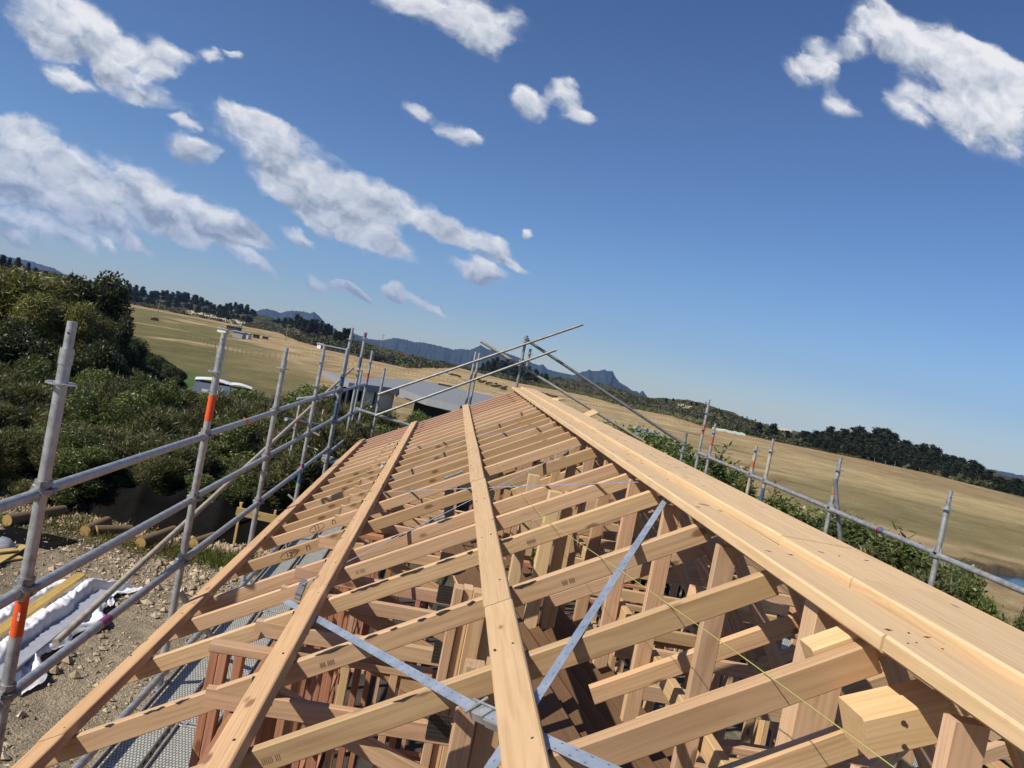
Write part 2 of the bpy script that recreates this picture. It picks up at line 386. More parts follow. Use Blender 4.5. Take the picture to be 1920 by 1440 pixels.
text('|||||||||', 'printed_stamp', .02, M_BEIGE, frame3((1.30, 3.72, -.4985), (1, 0, 0), (0, 1, 0)), pl1)

# blocks at the lower right end
m = MB(); 
m.board((1.215, 2.0, -.775), (1.425, 2.0, -.690), .14, .112, (-.4, 0, 1), (1.0, .96, .9), c=.007)
ob = m.build('packing_block', W_PALE, None, (1.1, 2.02, -.7)); tag(ob, 'thick bored block nailed to the near side of the nearest rafter', 'timber block')
for (x, zz) in ((1.30, -.715), (1.315, -.775)): m = MB(); m.disc((x, 1.9295, zz), .007, .0001, .004, 7, (0, 1, 0)); m.disc((x + .007, 1.9293, zz - .004), .005, .0001, .004, 6, (0, 1, 0)); m.build('bored_hole', M_INK, ob)
m = MB(); m.board((1.15, 2.17, z_top(1.15) - .035), (1.345, 2.17, z_top(1.345) - .035), .085, .09, UPN, (1.05, 1, .92), c=.006)
single('packing_block', 'short pale block on the far side of the nearest rafter, end grain showing', 'timber block', m, W_PALE, (1.2, 2.18, -.7))

# writing on two rafters
def on_rafter(i, x, body, size, drop=.055):
    p = (x, YS[i] - .0015, z_top(x) - drop)
    return frame3(p, (1, 0, SL * .9), (-SL * .9, 0, 1))
def rafter_obj(i): return [o for o in COL.objects if o.name.startswith('roof_truss') and abs(o.location.y - YS[i]) < 1e-4][0]
for (i, num, x) in ((6, '12', -1.0), (7, '11', -.93)):
    par = rafter_obj(i)
    ORG[par] = Vector(par.location)
    text(num, 'pencil_number', .055, M_INK, on_rafter(i, x, num, 1), par)
    text('TT' if False else '\u03a0', 'pencil_number', .055, M_INK, on_rafter(i, x + .14, '', 1), par)
    m = MB(); q = [Vector((x + .062 * math.cos(k * .4), YS[i] - .001, z_top(x) - .055 + SL * .062 * math.cos(k * .4) + .036 * math.sin(k * .4))) for k in range(17)]
    m.path(q, .0013, 4); m.build('pencil_ring', M_INK, par)

for (i, x, b_) in ((1, -.36, '|||||| |||'), (2, -.30, '|||| |||||'), (3, .62, '||||||||'), (4, -.33, '||| |||||'), (8, -.2, '||||||'), (2, .70, '|||| ||||')):
    par = rafter_obj(i); ORG[par] = Vector(par.location); text(b_, 'printed_stamp', .026, M_TARL, on_rafter(i, x, '', 1), par)
M_TAR = plain('dark_edge_mark', (.045, .036, .028), .7, 0, .3, 20)  # irregular dark marks along the upper front edges of some rafters
for (i, xs) in ((1, [(.02, .10), (-.88, -.80), (-1.02, -.99)]), (2, [(-.36, -.22), (-.16, -.10), (-.05, -.02), (.06, .10), (.14, .20), (.27, .30), (.46, .56), (-.92, -.86), (-1.05, -.96), (-1.20, -1.16)]), (3, [(-.32, -.12), (-.07, .06), (.11, .22), (.28, .31), (.45, .52)]), (5, [(-.2, -.1), (.1, .2)])):
    par = rafter_obj(i); ORG[par] = Vector(par.location)
    for (a, b) in xs:
        m = MB(); n = max(3, int((b - a) / .02)); top = []; bot = []
        for k in range(n + 1):
            x = a + (b - a) * k / n; e = math.sin(math.pi * k / n) ** .5; top.append((x + random.uniform(-.004, .004), YS[i] - .0012 + (.006 + .018 * random.random()) * e, z_top(x) + .0012)); bot.append((x - .004, YS[i] - .0012, z_top(x) - (.004 + .012 * random.random()) * e))
        mid_ = [(p[0], YS[i] - .0012, z_top(p[0]) + .0012) for p in top]
        m.add(top + mid_ + bot, [(k, k + 1, n + 2 + k, n + 1 + k) for k in range(n)] + [(n + 1 + k, n + 2 + k, 2 * n + 3 + k, 2 * n + 2 + k) for k in range(n)]); m.build('edge_mark', M_TAR, par)
# steel strap bracing, tensioner, string line
def strap(label, pts, w=.042, cat='metal strap'):
    m = MB()
    for a, b in zip(pts[:-1], pts[1:]):
        a = Vector(a); b = Vector(b); m.board(a, b, w, .0016, UPN, c=.0003, segs=1)
    o = single('bracing_strap', label, cat, m, M_STRAP, Vector(pts[0])); o['group'] = 'steel bracing straps over the rafters'; return o
def rp(x, y, off=.006): return (x, y, z_top(x) + off)
s1 = strap('bracing strap running from the ridge down to the near end of the middle purlin', [rp(1.26, 4.2), rp(.44, 2.407), rp(-.05, 1.35)])
s2 = strap('bracing strap with a tensioner running under two purlins toward the near ridge', [rp(-.70, 4.75), rp(-.477, 4.235), rp(.253, 2.558), rp(.75, 1.55)])
s3 = strap('bracing strap crossing the middle of the roof from the third purlin bay to the ridge', [rp(-.70, 5.0), rp(.133, 5.77), rp(1.2, 6.78)], .019)
s4 = strap('bracing strap slanting from the far left bay to the ridge past the middle purlin', [rp(-.62, 8.15), rp(.397, 6.325), rp(1.24, 4.76)], .017)
s5 = strap('thin bracing strap far up the roof between the left purlins and the ridge', [rp(-.6, 8.25), rp(.4, 9.9), rp(1.2, 11.3)], .018)
s6 = strap('thin bracing strap crossing near the far end of the roof', [rp(-.6, 11.6), rp(.4, 9.95), rp(1.2, 8.6)], .018)
m = MB(); m.board((-.69, YS[4] - .003, z_top(-.69) - .10), (-.665, YS[4] - .003, z_top(-.665) + .02), .0016, .04, (1, 0, -.3), c=.0004)
m.board((-.90, 4.41, z_top(-.9) - .15), (-.80, 4.43, z_top(-.80) + .006), .035, .0016, (-1, 0, .6), c=.0004)
m.build('folded_strap_end', M_STRAP, s2)
p = Vector(rp(.29, 2.475, .012)); dr = Vector((.253 - .569, 2.558 - 1.928, (.253 - .569) * SL)).normalized(); sd = dr.cross(UPN)
te = thing('strap_tensioner', 'galvanised strap tensioner box on the near bracing strap beside the middle purlin', 'strap tensioner', p)
m = MB(); m.board(p - dr * .05, p + dr * .03, .05, .003, UPN, c=.0006)
for s in (-1, 1): m.board(p + sd * (s * .025) - dr * .05 - UPN * .014, p + sd * (s * .025) + dr * .03 - UPN * .014, .003, .03, UPN, c=.0006)
m.build('tensioner_body', M_GALV, te)
m = MB(); m.tube(p + sd * .045 + dr * .02 + UPN * .008, p - sd * .045 + dr * .02 + UPN * .008, .006, 8); m.tube(p + sd * .02 - dr * .10 + UPN * .006, p + sd * .02 + dr * .07 + UPN * .006, .004, 8); m.build('tensioner_bolt', M_GALV, te)
m = MB(); m.board(p - dr * .14 - UPN * .02, p - dr * .05 - UPN * .022, .05, .03, UPN, c=.002); m.build('tensioner_lug', M_GALV, te)
p = Vector(rp(.02, 5.72, -.01)); m = MB(); m.board(p, p + Vector((.13, .02, .07)), .05, .02, UPN, c=.003)
single('strap_tensioner', 'small grey strap tensioner under the strap left of the middle purlin', 'strap tensioner', m, M_GALV2, p)
p = Vector(rp(.12, 7.45, .0)); m = MB(); m.board(p, p + Vector((.16, .03, .09)), .05, .02, UPN, c=.003)
single('strap_tensioner', 'dark strap tensioner between rafters far up the roof left of the middle purlin', 'strap tensioner', m, M_GALV2, p)
for k, (x, y) in enumerate(((-.66, 10.35), (-.72, 12.9))):
    m = MB(); m.board((x, y, z_top(x) - .09), (x + .02, y, z_top(x) + .012), .004, .03, (0, 0, 1) if False else (1, 0, 0), c=.0008); m.board((x, y, z_top(x) + .01), (x + .09, y + .02, z_top(x) + .05), .03, .003, UPN, c=.0008)
    single('strap_end', 'bright bent strap end on the far rafters left of the second purlin, %s one' % ('nearer' if k == 0 else 'farther'), 'metal strap', m, M_WHITE, (x, y, z_top(x)))
m = MB(); m.path([rp(.455, 10.4, .012), rp(.47, 9.2, .012), rp(.60, 6.2, .014), rp(.70, 4.55, .012), rp(.87, 3.2, .012), rp(.985, 2.2, .012), rp(1.09, 1.2, .012)], .0015, 5)
single('string_line', 'lime yellow string line stretched over the rafters right of the middle purlin', 'string line', m, M_STRING, rp(.6, 6.2))

# ------------------------------------------------------------------ walls, floor and things inside
FL = -4.70
m = MB(); m.box((1.55, 7.2, FL - .1), (4.75, 17.0, .2)); o = m.build('floor', plain('concrete_slab', (.055, .045, .038), .9, 0, .5, 3, bump=.2), None, (1.55, 7.2, FL)); tag(o, kind='structure')
def stud_wall(label, axis, pos, a0, a1, ztop, step=.55, mat=W_PINE, plate=None, studs=None, ztops=None, depth=.09, cat='wall frame', nogs=2, double=()):
    """framed wall along 'y' at x=pos or along 'x' at y=pos"""
    mid = (pos, (a0 + a1) / 2, FL) if axis == 'y' else ((a0 + a1) / 2, pos, FL)
    t = thing('wall_frame', label, cat, mid)
    P = (lambda a, z: Vector((pos, a, z))) if axis == 'y' else (lambda a, z: Vector((a, pos, z)))
    up = (1, 0, 0) if axis == 'y' else (0, 1, 0)
    st = studs if studs is not None else list(np.arange(a0 + .03, a1, step))
    for i, a in enumerate(st):
        zt = ztop if ztops is None else ztops[i]
        m = MB(); j = random.uniform(-.012, .012); m.board(P(a, FL + .05), P(a + j, zt - .045), .045, depth, up, rtint(.12), c=.003); m.build('stud', mat, t)
        if i in double:
            m = MB(); m.board(P(a + .047, FL + .05), P(a + .047 + j, zt - .045), .045, depth, up, rtint(.12), c=.003); m.build('stud', mat, t)
    if ztops is None:
        m = MB(); m.board(P(a0, ztop - .022), P(a1, ztop - .022), depth, .045, (0, 0, 1), rtint()); m.build('top_plate', plate or mat, t)
    m = MB(); m.board(P(a0, FL + .024), P(a1, FL + .024), depth, .045, (0, 0, 1), rtint()); m.build('bottom_plate', mat, t)
    for n in range(nogs):
        z = FL + .9 + n * .85
        for a, b in zip(st[:-1], st[1:]):
            m = MB(); zz = z + random.choice((-.03, .03)); m.board(P(a + .026, zz), P(b - .026, zz), depth * .97, .045, (0, 0, 1), rtint()); m.build('nog', mat, t)
    return t
stud_wall('pink framed outer wall under the left eave beside the scaffold deck', 'y', -.64, .9, 15.3, -1.79, .60, W_RED, double=(3, 5, 9))
stud_wall('short framed wall of pink studs standing out under the eave by the deck', 'x', 4.32, -.98, -.66, -1.78, .14, W_RED, W_PINE, nogs=2, double=(0,))
stud_wall('framed outer wall on the far right side of the house', 'y', 3.62, .9, 15.3, -1.79, .62, W_PINE)
ry = [1.70, 2.43, 3.28, 4.16, 5.0, 5.85, 6.7, 7.5, 8.4, 9.3, 10.2, 11.1, 12.0, 13.0, 14.0, 15.0]
stud_wall('tall framed wall of studs rising to the ridge planks', 'y', 1.285, 1.5, 15.3, -.55, 0, W_PINE, None, ry, [-.552] * len(ry), .088, nogs=0)
stud_wall('framed cross wall of red studs under the middle of the roof', 'x', 5.35, -.6, .55, -1.79, .33, W_RED, nogs=1)
stud_wall('framed cross wall right of the tall ridge wall', 'x', 5.7, 1.4, 3.5, -1.79, .45, W_PINE, nogs=1)
stud_wall('framed cross wall in the near left corner of the house', 'x', 2.9, -.58, .22, -2.35, .21, W_RED, nogs=1)
stud_wall('second framed cross wall right of the tall ridge wall', 'x', 3.55, 1.4, 3.5, -1.85, .42, W_PINE, nogs=1)
stud_wall('framed cross wall deep inside the house', 'x', 9.0, -.6, 3.5, -1.79, .42, W_PINE, nogs=1)
stud_wall('framed end wall at the far end of the house', 'x', 15.32, -.66, 3.56, -1.79, .5, W_RED, nogs=1)
for (yy, x0, x1, zt, st_, lb) in ((1.75, -.58, .30, -2.3, .24, 'framed cross wall nearest to the camera at lower left'), (2.35, .45, 1.2, -2.45, .26, 'low framed cross wall under the laminated beams'), (4.55, -.56, .22, -1.84, .27, 'framed cross wall below the third rafter bay'),
                                 (7.3, -.58, 1.2, -1.80, .33, 'framed cross wall under the middle rafters'), (6.5, 1.4, 3.5, -1.80, .34, 'third framed cross wall right of the tall ridge wall'), (2.1, 1.4, 3.5, -1.9, .36, 'framed cross wall at lower right below the nearest rafter'), (11.5, -.58, 3.5, -1.8, .4, 'framed cross wall near the far end of the house'), (4.6, 1.4, 3.5, -2.0, .3, 'framed cross wall of closely spaced studs in the right bay')):
    stud_wall(lb, 'x', yy, x0, x1, zt, st_, random.choice([W_PINE, W_RED, W_PINE]), nogs=2)
# packed posts under the middle purlin
def post_pack(label, xs, Y, ztop, mats):
    t = thing('packed_post', label, 'timber post', (xs[0][0], Y, FL))
    for i, (x, w, dy) in enumerate(xs):
        m = MB(); m.board((x, Y + dy, FL), (x, Y + dy, ztop), .045 if w < .06 else w, .09, (0, 1, 0), rtint(.08), c=.003); m.build('stud', mats[i % len(mats)], t)
    return t
post_pack('packed post of upright studs left of the middle purlin, beside two dark plates', [(.235, .045, 0), (.283, .045, .02), (.345, .076, -.01), (.43, .09, .03)], 3.86, -1.13, [W_PINE, W_PALE])
post_pack('stout upright post under the ridge plank left of the thick block', [(1.305, .13, 0)], 2.40, -.556, [W_PINE])
post_pack('upright post under the near end of the middle purlin below the strap tensioner', [(.30, .075, 0), (.40, .1, .05)], 3.0, -1.16, [W_PINE])
post_pack('upright post right of the middle purlin with pale edge near the ridge wall', [(.80, .09, 0)], 6.3, -.86, [W_PALE])
post_pack('pair of fresh pale posts standing behind the third rafter', [(.86, .09, 0), (.99, .1, .06)], 5.45, -.83, [W_PALE])
# fanned laminated beams
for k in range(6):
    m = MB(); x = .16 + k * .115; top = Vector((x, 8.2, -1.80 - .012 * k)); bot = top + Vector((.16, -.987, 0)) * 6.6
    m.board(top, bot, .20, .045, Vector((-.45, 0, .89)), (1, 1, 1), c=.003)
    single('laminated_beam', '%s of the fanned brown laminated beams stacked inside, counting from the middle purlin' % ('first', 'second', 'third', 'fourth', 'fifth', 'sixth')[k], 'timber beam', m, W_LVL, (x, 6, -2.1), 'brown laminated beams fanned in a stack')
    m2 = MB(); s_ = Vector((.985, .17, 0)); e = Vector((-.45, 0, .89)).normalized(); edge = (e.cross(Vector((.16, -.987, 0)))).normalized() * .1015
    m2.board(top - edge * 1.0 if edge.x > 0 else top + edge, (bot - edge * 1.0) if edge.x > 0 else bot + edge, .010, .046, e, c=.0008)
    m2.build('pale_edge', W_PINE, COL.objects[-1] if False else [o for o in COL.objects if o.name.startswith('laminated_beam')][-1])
# nogs, purlin braces crossing inside
def brace(label, p0, p1, w=.045, h=.09, mat=W_PINE):
    m = MB(); m.board(p0, p1, w, h, (0, 0, 1), rtint()); single('timber_brace', label, 'brace', m, mat, Vector(p0))
brace('level timber running below the ridge studs on their right', (1.37, .8, -1.45), (1.37, 9, -1.45))
brace('long brace slanting down inside the near right bays', (1.5, 2.4, -1.1), (3.2, 4.6, -1.75))
brace('second brace slanting down inside the right bays', (1.5, 4.2, -1.05), (3.3, 6.8, -1.7))
brace('level brace low in the near right bays', (1.34, 2.2, -2.3), (3.5, 3.2, -2.3))
brace('level rail low on the ridge wall', (1.22, .8, -2.55), (1.22, 8, -2.55))
brace('ledger across the near left corner', (-.66, 2.2, -2.05), (.3, 3.0, -2.05), .045, .12)
brace('long ledger on the left wall below the rafters', (-.66, .7, -1.88), (-.66, 9, -1.88), .045, .12)
# loose things on the floor
def bundle(label, c, sz, mat, n=0):
    m = MB(); r = random.Random(int(sz[0] * 1000) + n); K = 10; vs = []; fs = []
    for i in range(K + 1):
        for j in range(K + 1):
            u, v = i / K, j / K; e = min(u, v, 1 - u, 1 - v) * 2
            vs.append((c[0] + (u - .5) * sz[0], c[1] + (v - .5) * sz[1], FL + .005 + sz[2] * min(1, e * 3.0) * (.55 + .6 * r.random())))
    for i in range(K):
        for j in range(K): q = i * (K + 1) + j; fs.append((q, q + K + 1, q + K + 2, q + 1))
    m.add(vs, fs, smooth=False); return single('wrapped_bundle', label, 'bundle', m, mat, (c[0], c[1], FL))
M_SHEET = plain('white_plastic_sheet', (.84, .84, .85), .35, 0, .06, 8, .5)
M_GREYP = plain('grey_plastic_sheet', (.30, .32, .34), .5, 0, .3, 8)
bundle('crumpled white sheet on the floor behind the ridge studs', (2.3, 6.6, 0), (1.1, 1.5, .3), M_SHEET)
bundle('crumpled grey sheet on the floor in the right bay', (2.4, 4.6, 0), (1.2, .9, .25), M_GREYP, 1)
bundle('black plastic bundle on the floor at right', (2.6, 3.0, 0), (1.0, .8, .3), M_BLACK, 2)
bundle('white sheet heap seen between the rafters in the middle bays', (.3, 7.5, 0), (.9, .8, .25), M_SHEET, 3)
bundle('white sheet heap near the right outer wall', (3.1, 8.2, 0), (.8, 1.4, .3), M_SHEET, 4)

# ================================================================== scaffolding
TR = .0275
SK = 1.0      # the left row is set out from the camera corner with this factor
def post(label, x, y, z0, z1, rings=(), bands=(), spigot=True, mat=None, r=TR, cups=(), lean=0.0):
    if SK != 1: x, y, z1, r = x * SK, y * SK, z1 * SK, r * SK; z0 = z0 if z0 == -4.8 else z0 * SK; rings = [q * SK for q in rings]; cups = [q * SK for q in cups]; bands = [(a * SK, b * SK, c) for a, b, c in bands]
    t = thing('scaffold_post', label, 'scaffold post', (x, y, z0), 'upright scaffold posts')
    m = MB(); zt = z1 - (.17 if spigot else 0); m.tube((x, y, z0), (x, y, zt), r, 16); 
    if spigot: m.tube((x, y, zt - .09), (x, y, zt + .005), r * 1.12, 16)
    m.build('tube', mat or M_GALV, t)
    if spigot:
        m = MB(); m.tube((x, y, zt - .05), (x, y, z1), r * .80, 16); m.build('spigot', M_GALV, t)
        m = MB(); m.disc((x, y - r * .80, z1 - .07), .0065, .0001, .003, 10, (0, 1, 0)); m.disc((x - r * .8, y, z1 - .12), .0065, .0001, .003, 10, (1, 0, 0)); m.build('pin_hole', M_BLACK, t)
    for z in rings:
        m = MB(); m.disc((x, y, z), r * 2.45, r * 1.75, .009, 24); m.disc((x, y, z), r * 1.25, r * .98, .014, 20)
        for k in range(4):
            a = k * math.pi / 2 + .78; m.board((x + r * math.cos(a), y + r * math.sin(a), z), (x + r * 2 * math.cos(a), y + r * 2 * math.sin(a), z), .018, .009, c=.001)
        m.build('ring', M_GALV, t)
    for z in cups:
        m = MB(); m.disc((x, y, z), r * 1.75, r * .98, .03, 18); m.disc((x, y, z + .05), r * 1.4, r * .98, .03, 18)
        for k in range(3):
            a = k * 2.1 + .5; m.board((x + r * 1.2 * math.cos(a), y + r * 1.2 * math.sin(a), z), (x + r * 2.3 * math.cos(a), y + r * 2.3 * math.sin(a), z + .005), .03, .035, c=.004)
        m.build('coupler', M_GALV2, t)
    for (za, zb, mt) in bands:
        m = MB(); m.tube((x, y, za), (x, y, zb), r * 1.025, 16); b = m.build('tape_band', mt, t)
        if mt is M_ORANGE and y < 8 and x < 0:
            text('\u2261\u2261', 'band_print', .05, M_WHITE, frame3((x + r * .3, y - r * 1.04, (za + zb) / 2), (0, 0, 1), (-1, .3, 0)), t)
    return t
def rail(label, p0, p1, r=.0262, mat=None, clamps=True, bands=(), name='scaffold_rail', cat='scaffold rail', lugs=()):
    p0 = Vector(p0) * SK; p1 = Vector(p1) * SK; r = r * SK; bands = [(a * SK, b * SK, c) for a, b, c in bands]; a = (p1 - p0).normalized(); L = (p1 - p0).length
    t = thing(name, label, cat, p0, 'scaffold rails and braces')
    m = MB(); m.tube(p0 + a * (.035 if clamps else 0), p1 - a * (.035 if clamps else 0), r, 16); m.build('tube', mat or M_GALV, t)
    if clamps:
        for (p, s) in ((p0, 1), (p1, -1)):
            m = MB(); m.tube(p + a * (.03 * s), p + a * (.085 * s), r * 1.22, 14)
            m.board(p + a * (.055 * s) + Vector((0, 0, .01)), p + a * (.055 * s) + Vector((0, 0, .075)), .03, .018, a, c=.004)
            m.board(p - a * (.045 * s), p + a * (.05 * s), .06, .075, (0, 0, 1), c=.012); m.build('end_clamp', M_GALV, t)
    for (ta, tb, mt) in bands:
        m = MB(); m.tube(p0 + a * ta, p0 + a * tb, r * 1.03, 16); m.build('tape_band', mt, t)
    return t
XL = -1.75
NAMES = ['nearest', 'second', 'third', 'fourth', 'fifth', 'sixth']
LY = [3.82, 6.24, 8.62, 11.0]
# left row
SK = 1.30
post('nearest left scaffold post with open ring, orange band low down', XL, 3.82, -4.8, -.215, (-.505, -3.0), ((-1.70, -1.50, M_ORANGE),), True, None, TR, (-1.01, -1.47, -1.98))
post('second left scaffold post, orange tape band above the top rail', XL, 6.24, -4.8, -.215, (-.52, -3.0), ((-.90, -.70, M_ORANGE),), True, None, TR, (-1.02, -1.51, -2.01))
post('third left scaffold post from the near end, plain grey with one ring', XL, 8.60, -4.8, -.33, (-.55, -3.0), (), True, None, TR, (-1.01, -1.5, -2.0))
post('fourth left scaffold post with purple and blue bands low down', XL, 11.0, -4.8, -.29, (-.52, -.85), ((-2.05, -1.93, M_PURPLE), (-2.2, -2.06, M_BLUE)), True, None, TR, (-1.03, -1.53, -2.03))
post('tall left scaffold post with two blue bands beside a leaning tube', XL + .03, 13.12, -4.8, -.32, (-.78,), ((-.95, -.75, M_BLUE), (-1.5, -1.22, M_BLUE)), False, None, TR, (-1.05, -1.55, -2.2))
post('tallest post of the left scaffold standing just behind the blue banded one', XL, 13.50, -4.8, .02, (-.18, -.75), (), True, None, TR, (-1.06, -1.58, -2.1))
post('tall scaffold post at the left far corner with purple top', XL, 15.5, -4.8, -.02, (-.14, -.75), ((-.12, -.02, M_PURPLE), (-.7, -.5, M_BLUE)), False, None, TR, (-1.1, -1.6, -2.2))
post('far corner scaffold post with an orange band on the left', XL + .08, 16.6, -4.8, -.36, (-.6,), ((-1.02, -.82, M_FADED),), False, None, TR, (-1.1, -1.62))
post('plain scaffold post at the near corner of the gable end', -1.36, 16.62, -4.8, -.66, (), (), False, None, TR, (-1.21, -1.66))
post('thin inner post in front of the neighbour house', -1.95, 17.9, -4.8, -.85, (), (), False, None, TR * .8)
# left outer ladder bay
def lx(px0, py0, px1, py1, X, label, r=TR * .85, cups=()):
    a = atX(px0, py0, X); post(label, X, a.y, -4.8, a.z, (), (), False, M_BEIGE, r, cups)
lx(562, 760, 527, 955, -2.55, 'short outer post at the left of the scaffold ladder bay', cups=(-1.95, -2.6))
lx(607, 768, 580, 917, -2.45, 'short outer post at the right of the scaffold ladder bay')
a = atX(536, 786, -2.55); b = atX(615, 800, -2.2)
rail('short scaffold tube with orange band in the ladder bay', a, b, .03, M_GALV, False, ((.35, .75, M_ORANGE),))
a = atX(560, 748, -2.5); b = atX(632, 740, XL)
rail('short dark tube at the top of the ladder bay', a, b, .03, M_GALV2, True)
for k, (p, q) in enumerate((((578, 806), (606, 812)), ((575, 836), (600, 841)), ((540, 927), (572, 935)), ((576, 895), (602, 905)))):
    a = atX(*p, -2.2); b = atX(*q, -2.0); b.y = a.y
    rail('short crossbar between the ladder bay posts, %s' % ('at the top', 'below the top one', 'lowest on the left', 'low on the right')[k], a, b, .016, M_BEIGE, False)
# rails along the left
for (z, nm) in ((-1.01, 'top'), (-1.50, 'middle'), (-2.0, 'lowest')):
    ys = [1.45] + LY + [13.12]
    for i in range(5):
        b = {('middle', 0): (), ('lowest', 1): ((1.0, 1.12, M_PURPLE),), ('top', 2): ((1.1, 1.2, M_ORANGE),)}.get((nm, i), ())
        if (nm, i) == ('lowest', 0): b = ((1.62, 1.65, M_BLACK), (1.76, 1.785, M_BLACK), (2.02, 2.05, M_BLACK))
        dz = {('middle', 0): .03, ('lowest', 0): .02}.get((nm, i), 0)
        rail('%s left scaffold rail, %s bay from the near end' % (nm, NAMES[i]), (XL, ys[i], z + dz * (i > 0)), (XL, ys[i + 1], z - .01 + (.03 if (nm, i) == ('middle', 0) else 0)), bands=b)
for (z, nm) in ((-1.06, 'upper'), (-1.60, 'lower'), (-2.1, 'lowest')):
    rail('%s left scaffold rail in the far bay' % nm, (XL, 13.5, z), (XL, 15.5, z - .01), .027); rail('%s short left scaffold rail at the far corner' % nm, (XL, 15.5, z), (XL + .08, 16.6, z), .027)
rail('long thin brown brace tube slanting up along the left scaffold', (XL - .12, 4.55, -2.03), (XL - .12, 15.55, -.735), .021, M_BEIGE, False, (), 'scaffold_brace', 'scaffold brace')
rail('inclined brace at the foot of the second left post', (XL, 6.3, -2.25), (XL + .35, 6.9, -3.0), .024, M_GALV, False, (), 'scaffold_brace', 'scaffold brace')
# gable end
SK = 1.0
post('centre scaffold post above the far ridge end with a dark coupler on top', 1.385, 16.6, -1.2, .545, (), (), False, M_GALV2, .027, (.50, .43, .02, -.08))
post('short dark post clamped beside the centre gable post', 1.52, 16.62, -.2, .31, (.2,), (), False, M_GALV2, .027)
post('short post standing at the gable left of the ridge', .42, 16.7, -1.4, .03, (), (), False, M_GALV, .026)
post('short post next to it at the gable left of the ridge', .50, 16.7, -1.4, .02, (-.12,), (), False, M_GALV, .026)
post('short post at the right end of the gable rails', 5.12, 16.6, -3.2, -.80, (), (), False, M_GALV2, .032, (-1.04, -1.2))
rail('upper gable guard rail rising to the left end of the sky', (-1.38, 16.55, -1.215), (2.49, 16.55, 1.02), .026, M_GALV2, False)
rail('lower gable guard rail rising past the centre post', (-1.36, 16.52, -1.655), (2.04, 16.52, .39), .026, M_GALV2, False)
rail('gable guard rail falling right from left of the centre post', (.47, 16.68, .265), (4.25, 16.68, -1.14), .031, M_BEIGE, False)
rail('gable guard rail falling right from the dark top coupler', (1.43, 16.66, .465), (5.14, 16.66, -1.05), .031, M_GALV2, False)
rail('level gable rail at the left corner beyond the eave', (-1.75, 16.6, -1.60), (-.1, 16.6, -1.78), .03)
rail('short level tube low at the far left corner', (-2.54, 20.6, -2.93), (-1.6, 20.7, -2.99), .039)
# right row
RYP = [(15.8, -.01, ((-.72, -.52, M_FADED),), (-.28, -.62)), (15.15, -.44, ((-.88, -.66, M_FADED),), (-.62,)), (12.93, -.61, ((-.98, -.80, M_FADED),), (-.68,)),
       (12.32, -.42, ((-1.45, -1.22, M_BLUE),), (-.62,)), (10.09, -.41, ((-.92, -.86, M_FADED),), (-.58,)), (7.75, -.44, (), (-.63,)), (5.35, -.44, (), (-.6,))]
RL = ['tallest right scaffold post with an orange band at the far end', 'right scaffold post with orange band beside the tallest one', 'right scaffold post with long orange band left of a yellowish one',
      'yellowish topped right scaffold post with blue band at its foot', 'right scaffold post with a slanting brace beside it', 'right scaffold post nearest to the river', 'right scaffold post just outside the frame']
for (y, z, bands, rg), lb in zip(RYP, RL): post(lb, 5.2, y, -5.4, z, rg, bands, True, M_BEIGE if 'yellowish' in lb else M_GALV, .028, (-1.12,))
for i, (a, b) in enumerate(((5.35, 7.75), (7.75, 10.09), (10.09, 12.32), (12.32, 12.93), (12.93, 15.15), (15.15, 15.8))):
    bd = {1: ((1.0, 1.07, M_BLUE), (1.08, 1.14, M_PURPLE)), 0: ((1.0, 1.12, M_FADED),), 4: ((1.0, 1.08, M_FADED),)}.get(i, ())
    rail('right scaffold guard rail, %s bay from the near end' % NAMES[i], (5.2, a, -1.10), (5.2, b, -1.11), .030, bands=bd)
rail('slanting brace clamped to the right scaffold post in front of the field', (5.16, 10.06, -.70), (5.46, 10.0, -1.75), .028, M_GALV2, False, (), 'scaffold_brace', 'scaffold brace')
for i, y in enumerate((7.7, 15.2)): rail('right scaffold transom under the deck, %s' % ('nearer', 'farther')[i], (4.2, y, -2.9), (5.2, y, -2.9), .025)
# decks
def deck(label, x0, x1, y0, y1, z):
    t = thing('scaffold_deck', label, 'scaffold deck', ((x0 + x1) / 2, (y0 + y1) / 2, z), 'punched steel scaffold decks')
    m = MB(); m.box(((x0 + x1) / 2, (y0 + y1) / 2, z), (x1 - x0 - .016, y1 - y0, .006)); m.build('deck_sheet', M_DECK, t)
    for x in (x0, x1):
        m = MB(); m.box((x, (y0 + y1) / 2, z - .022), (.014, y1 - y0, .075))
        m.tube((x, y0, z + .018), (x, y1, z + .018), .011, 8); m.build('side_flange', M_GALV, t)
    m = MB()
    for k in range(int((y1 - y0) / .14)): m.box((x1 + .0085, y0 + .1 + k * .14, z - .018), (.003, .05, .022))
    m.build('flange_slot', M_BLACK, t)['kind'] = 'stuff'
    for y in (y0, y1):
        m = MB(); m.tube((x0 + .01, y, z + .012), (x1 - .01, y, z + .012), .012, 8)
        for x in (x0 + .06, x1 - .06): m.board((x, y, z), (x, y + (.07 if y == y1 else -.07), z + .02), .04, .02, c=.003)
        m.build('end_hook', M_GALV, t)
    return t
dy = [.8, 3.28, 5.72, 8.16, 10.6, 13.04, 15.5]
for i in range(6):
    deck('left scaffold deck plank, outer row, %s bay' % NAMES[i], -2.22, -1.90, dy[i] * 1.3, dy[i + 1] * 1.3 - .06, -3.87)
    deck('left scaffold deck plank, inner row beside the pink wall, %s bay' % NAMES[i], -1.84, -1.52, dy[i] * 1.3, dy[i + 1] * 1.3 - .06, -3.875)
rail('outer deck edge tube of the left scaffold', (-2.25, .8, -3.74), (-2.25, 20, -3.74), .035, M_GALV, False)
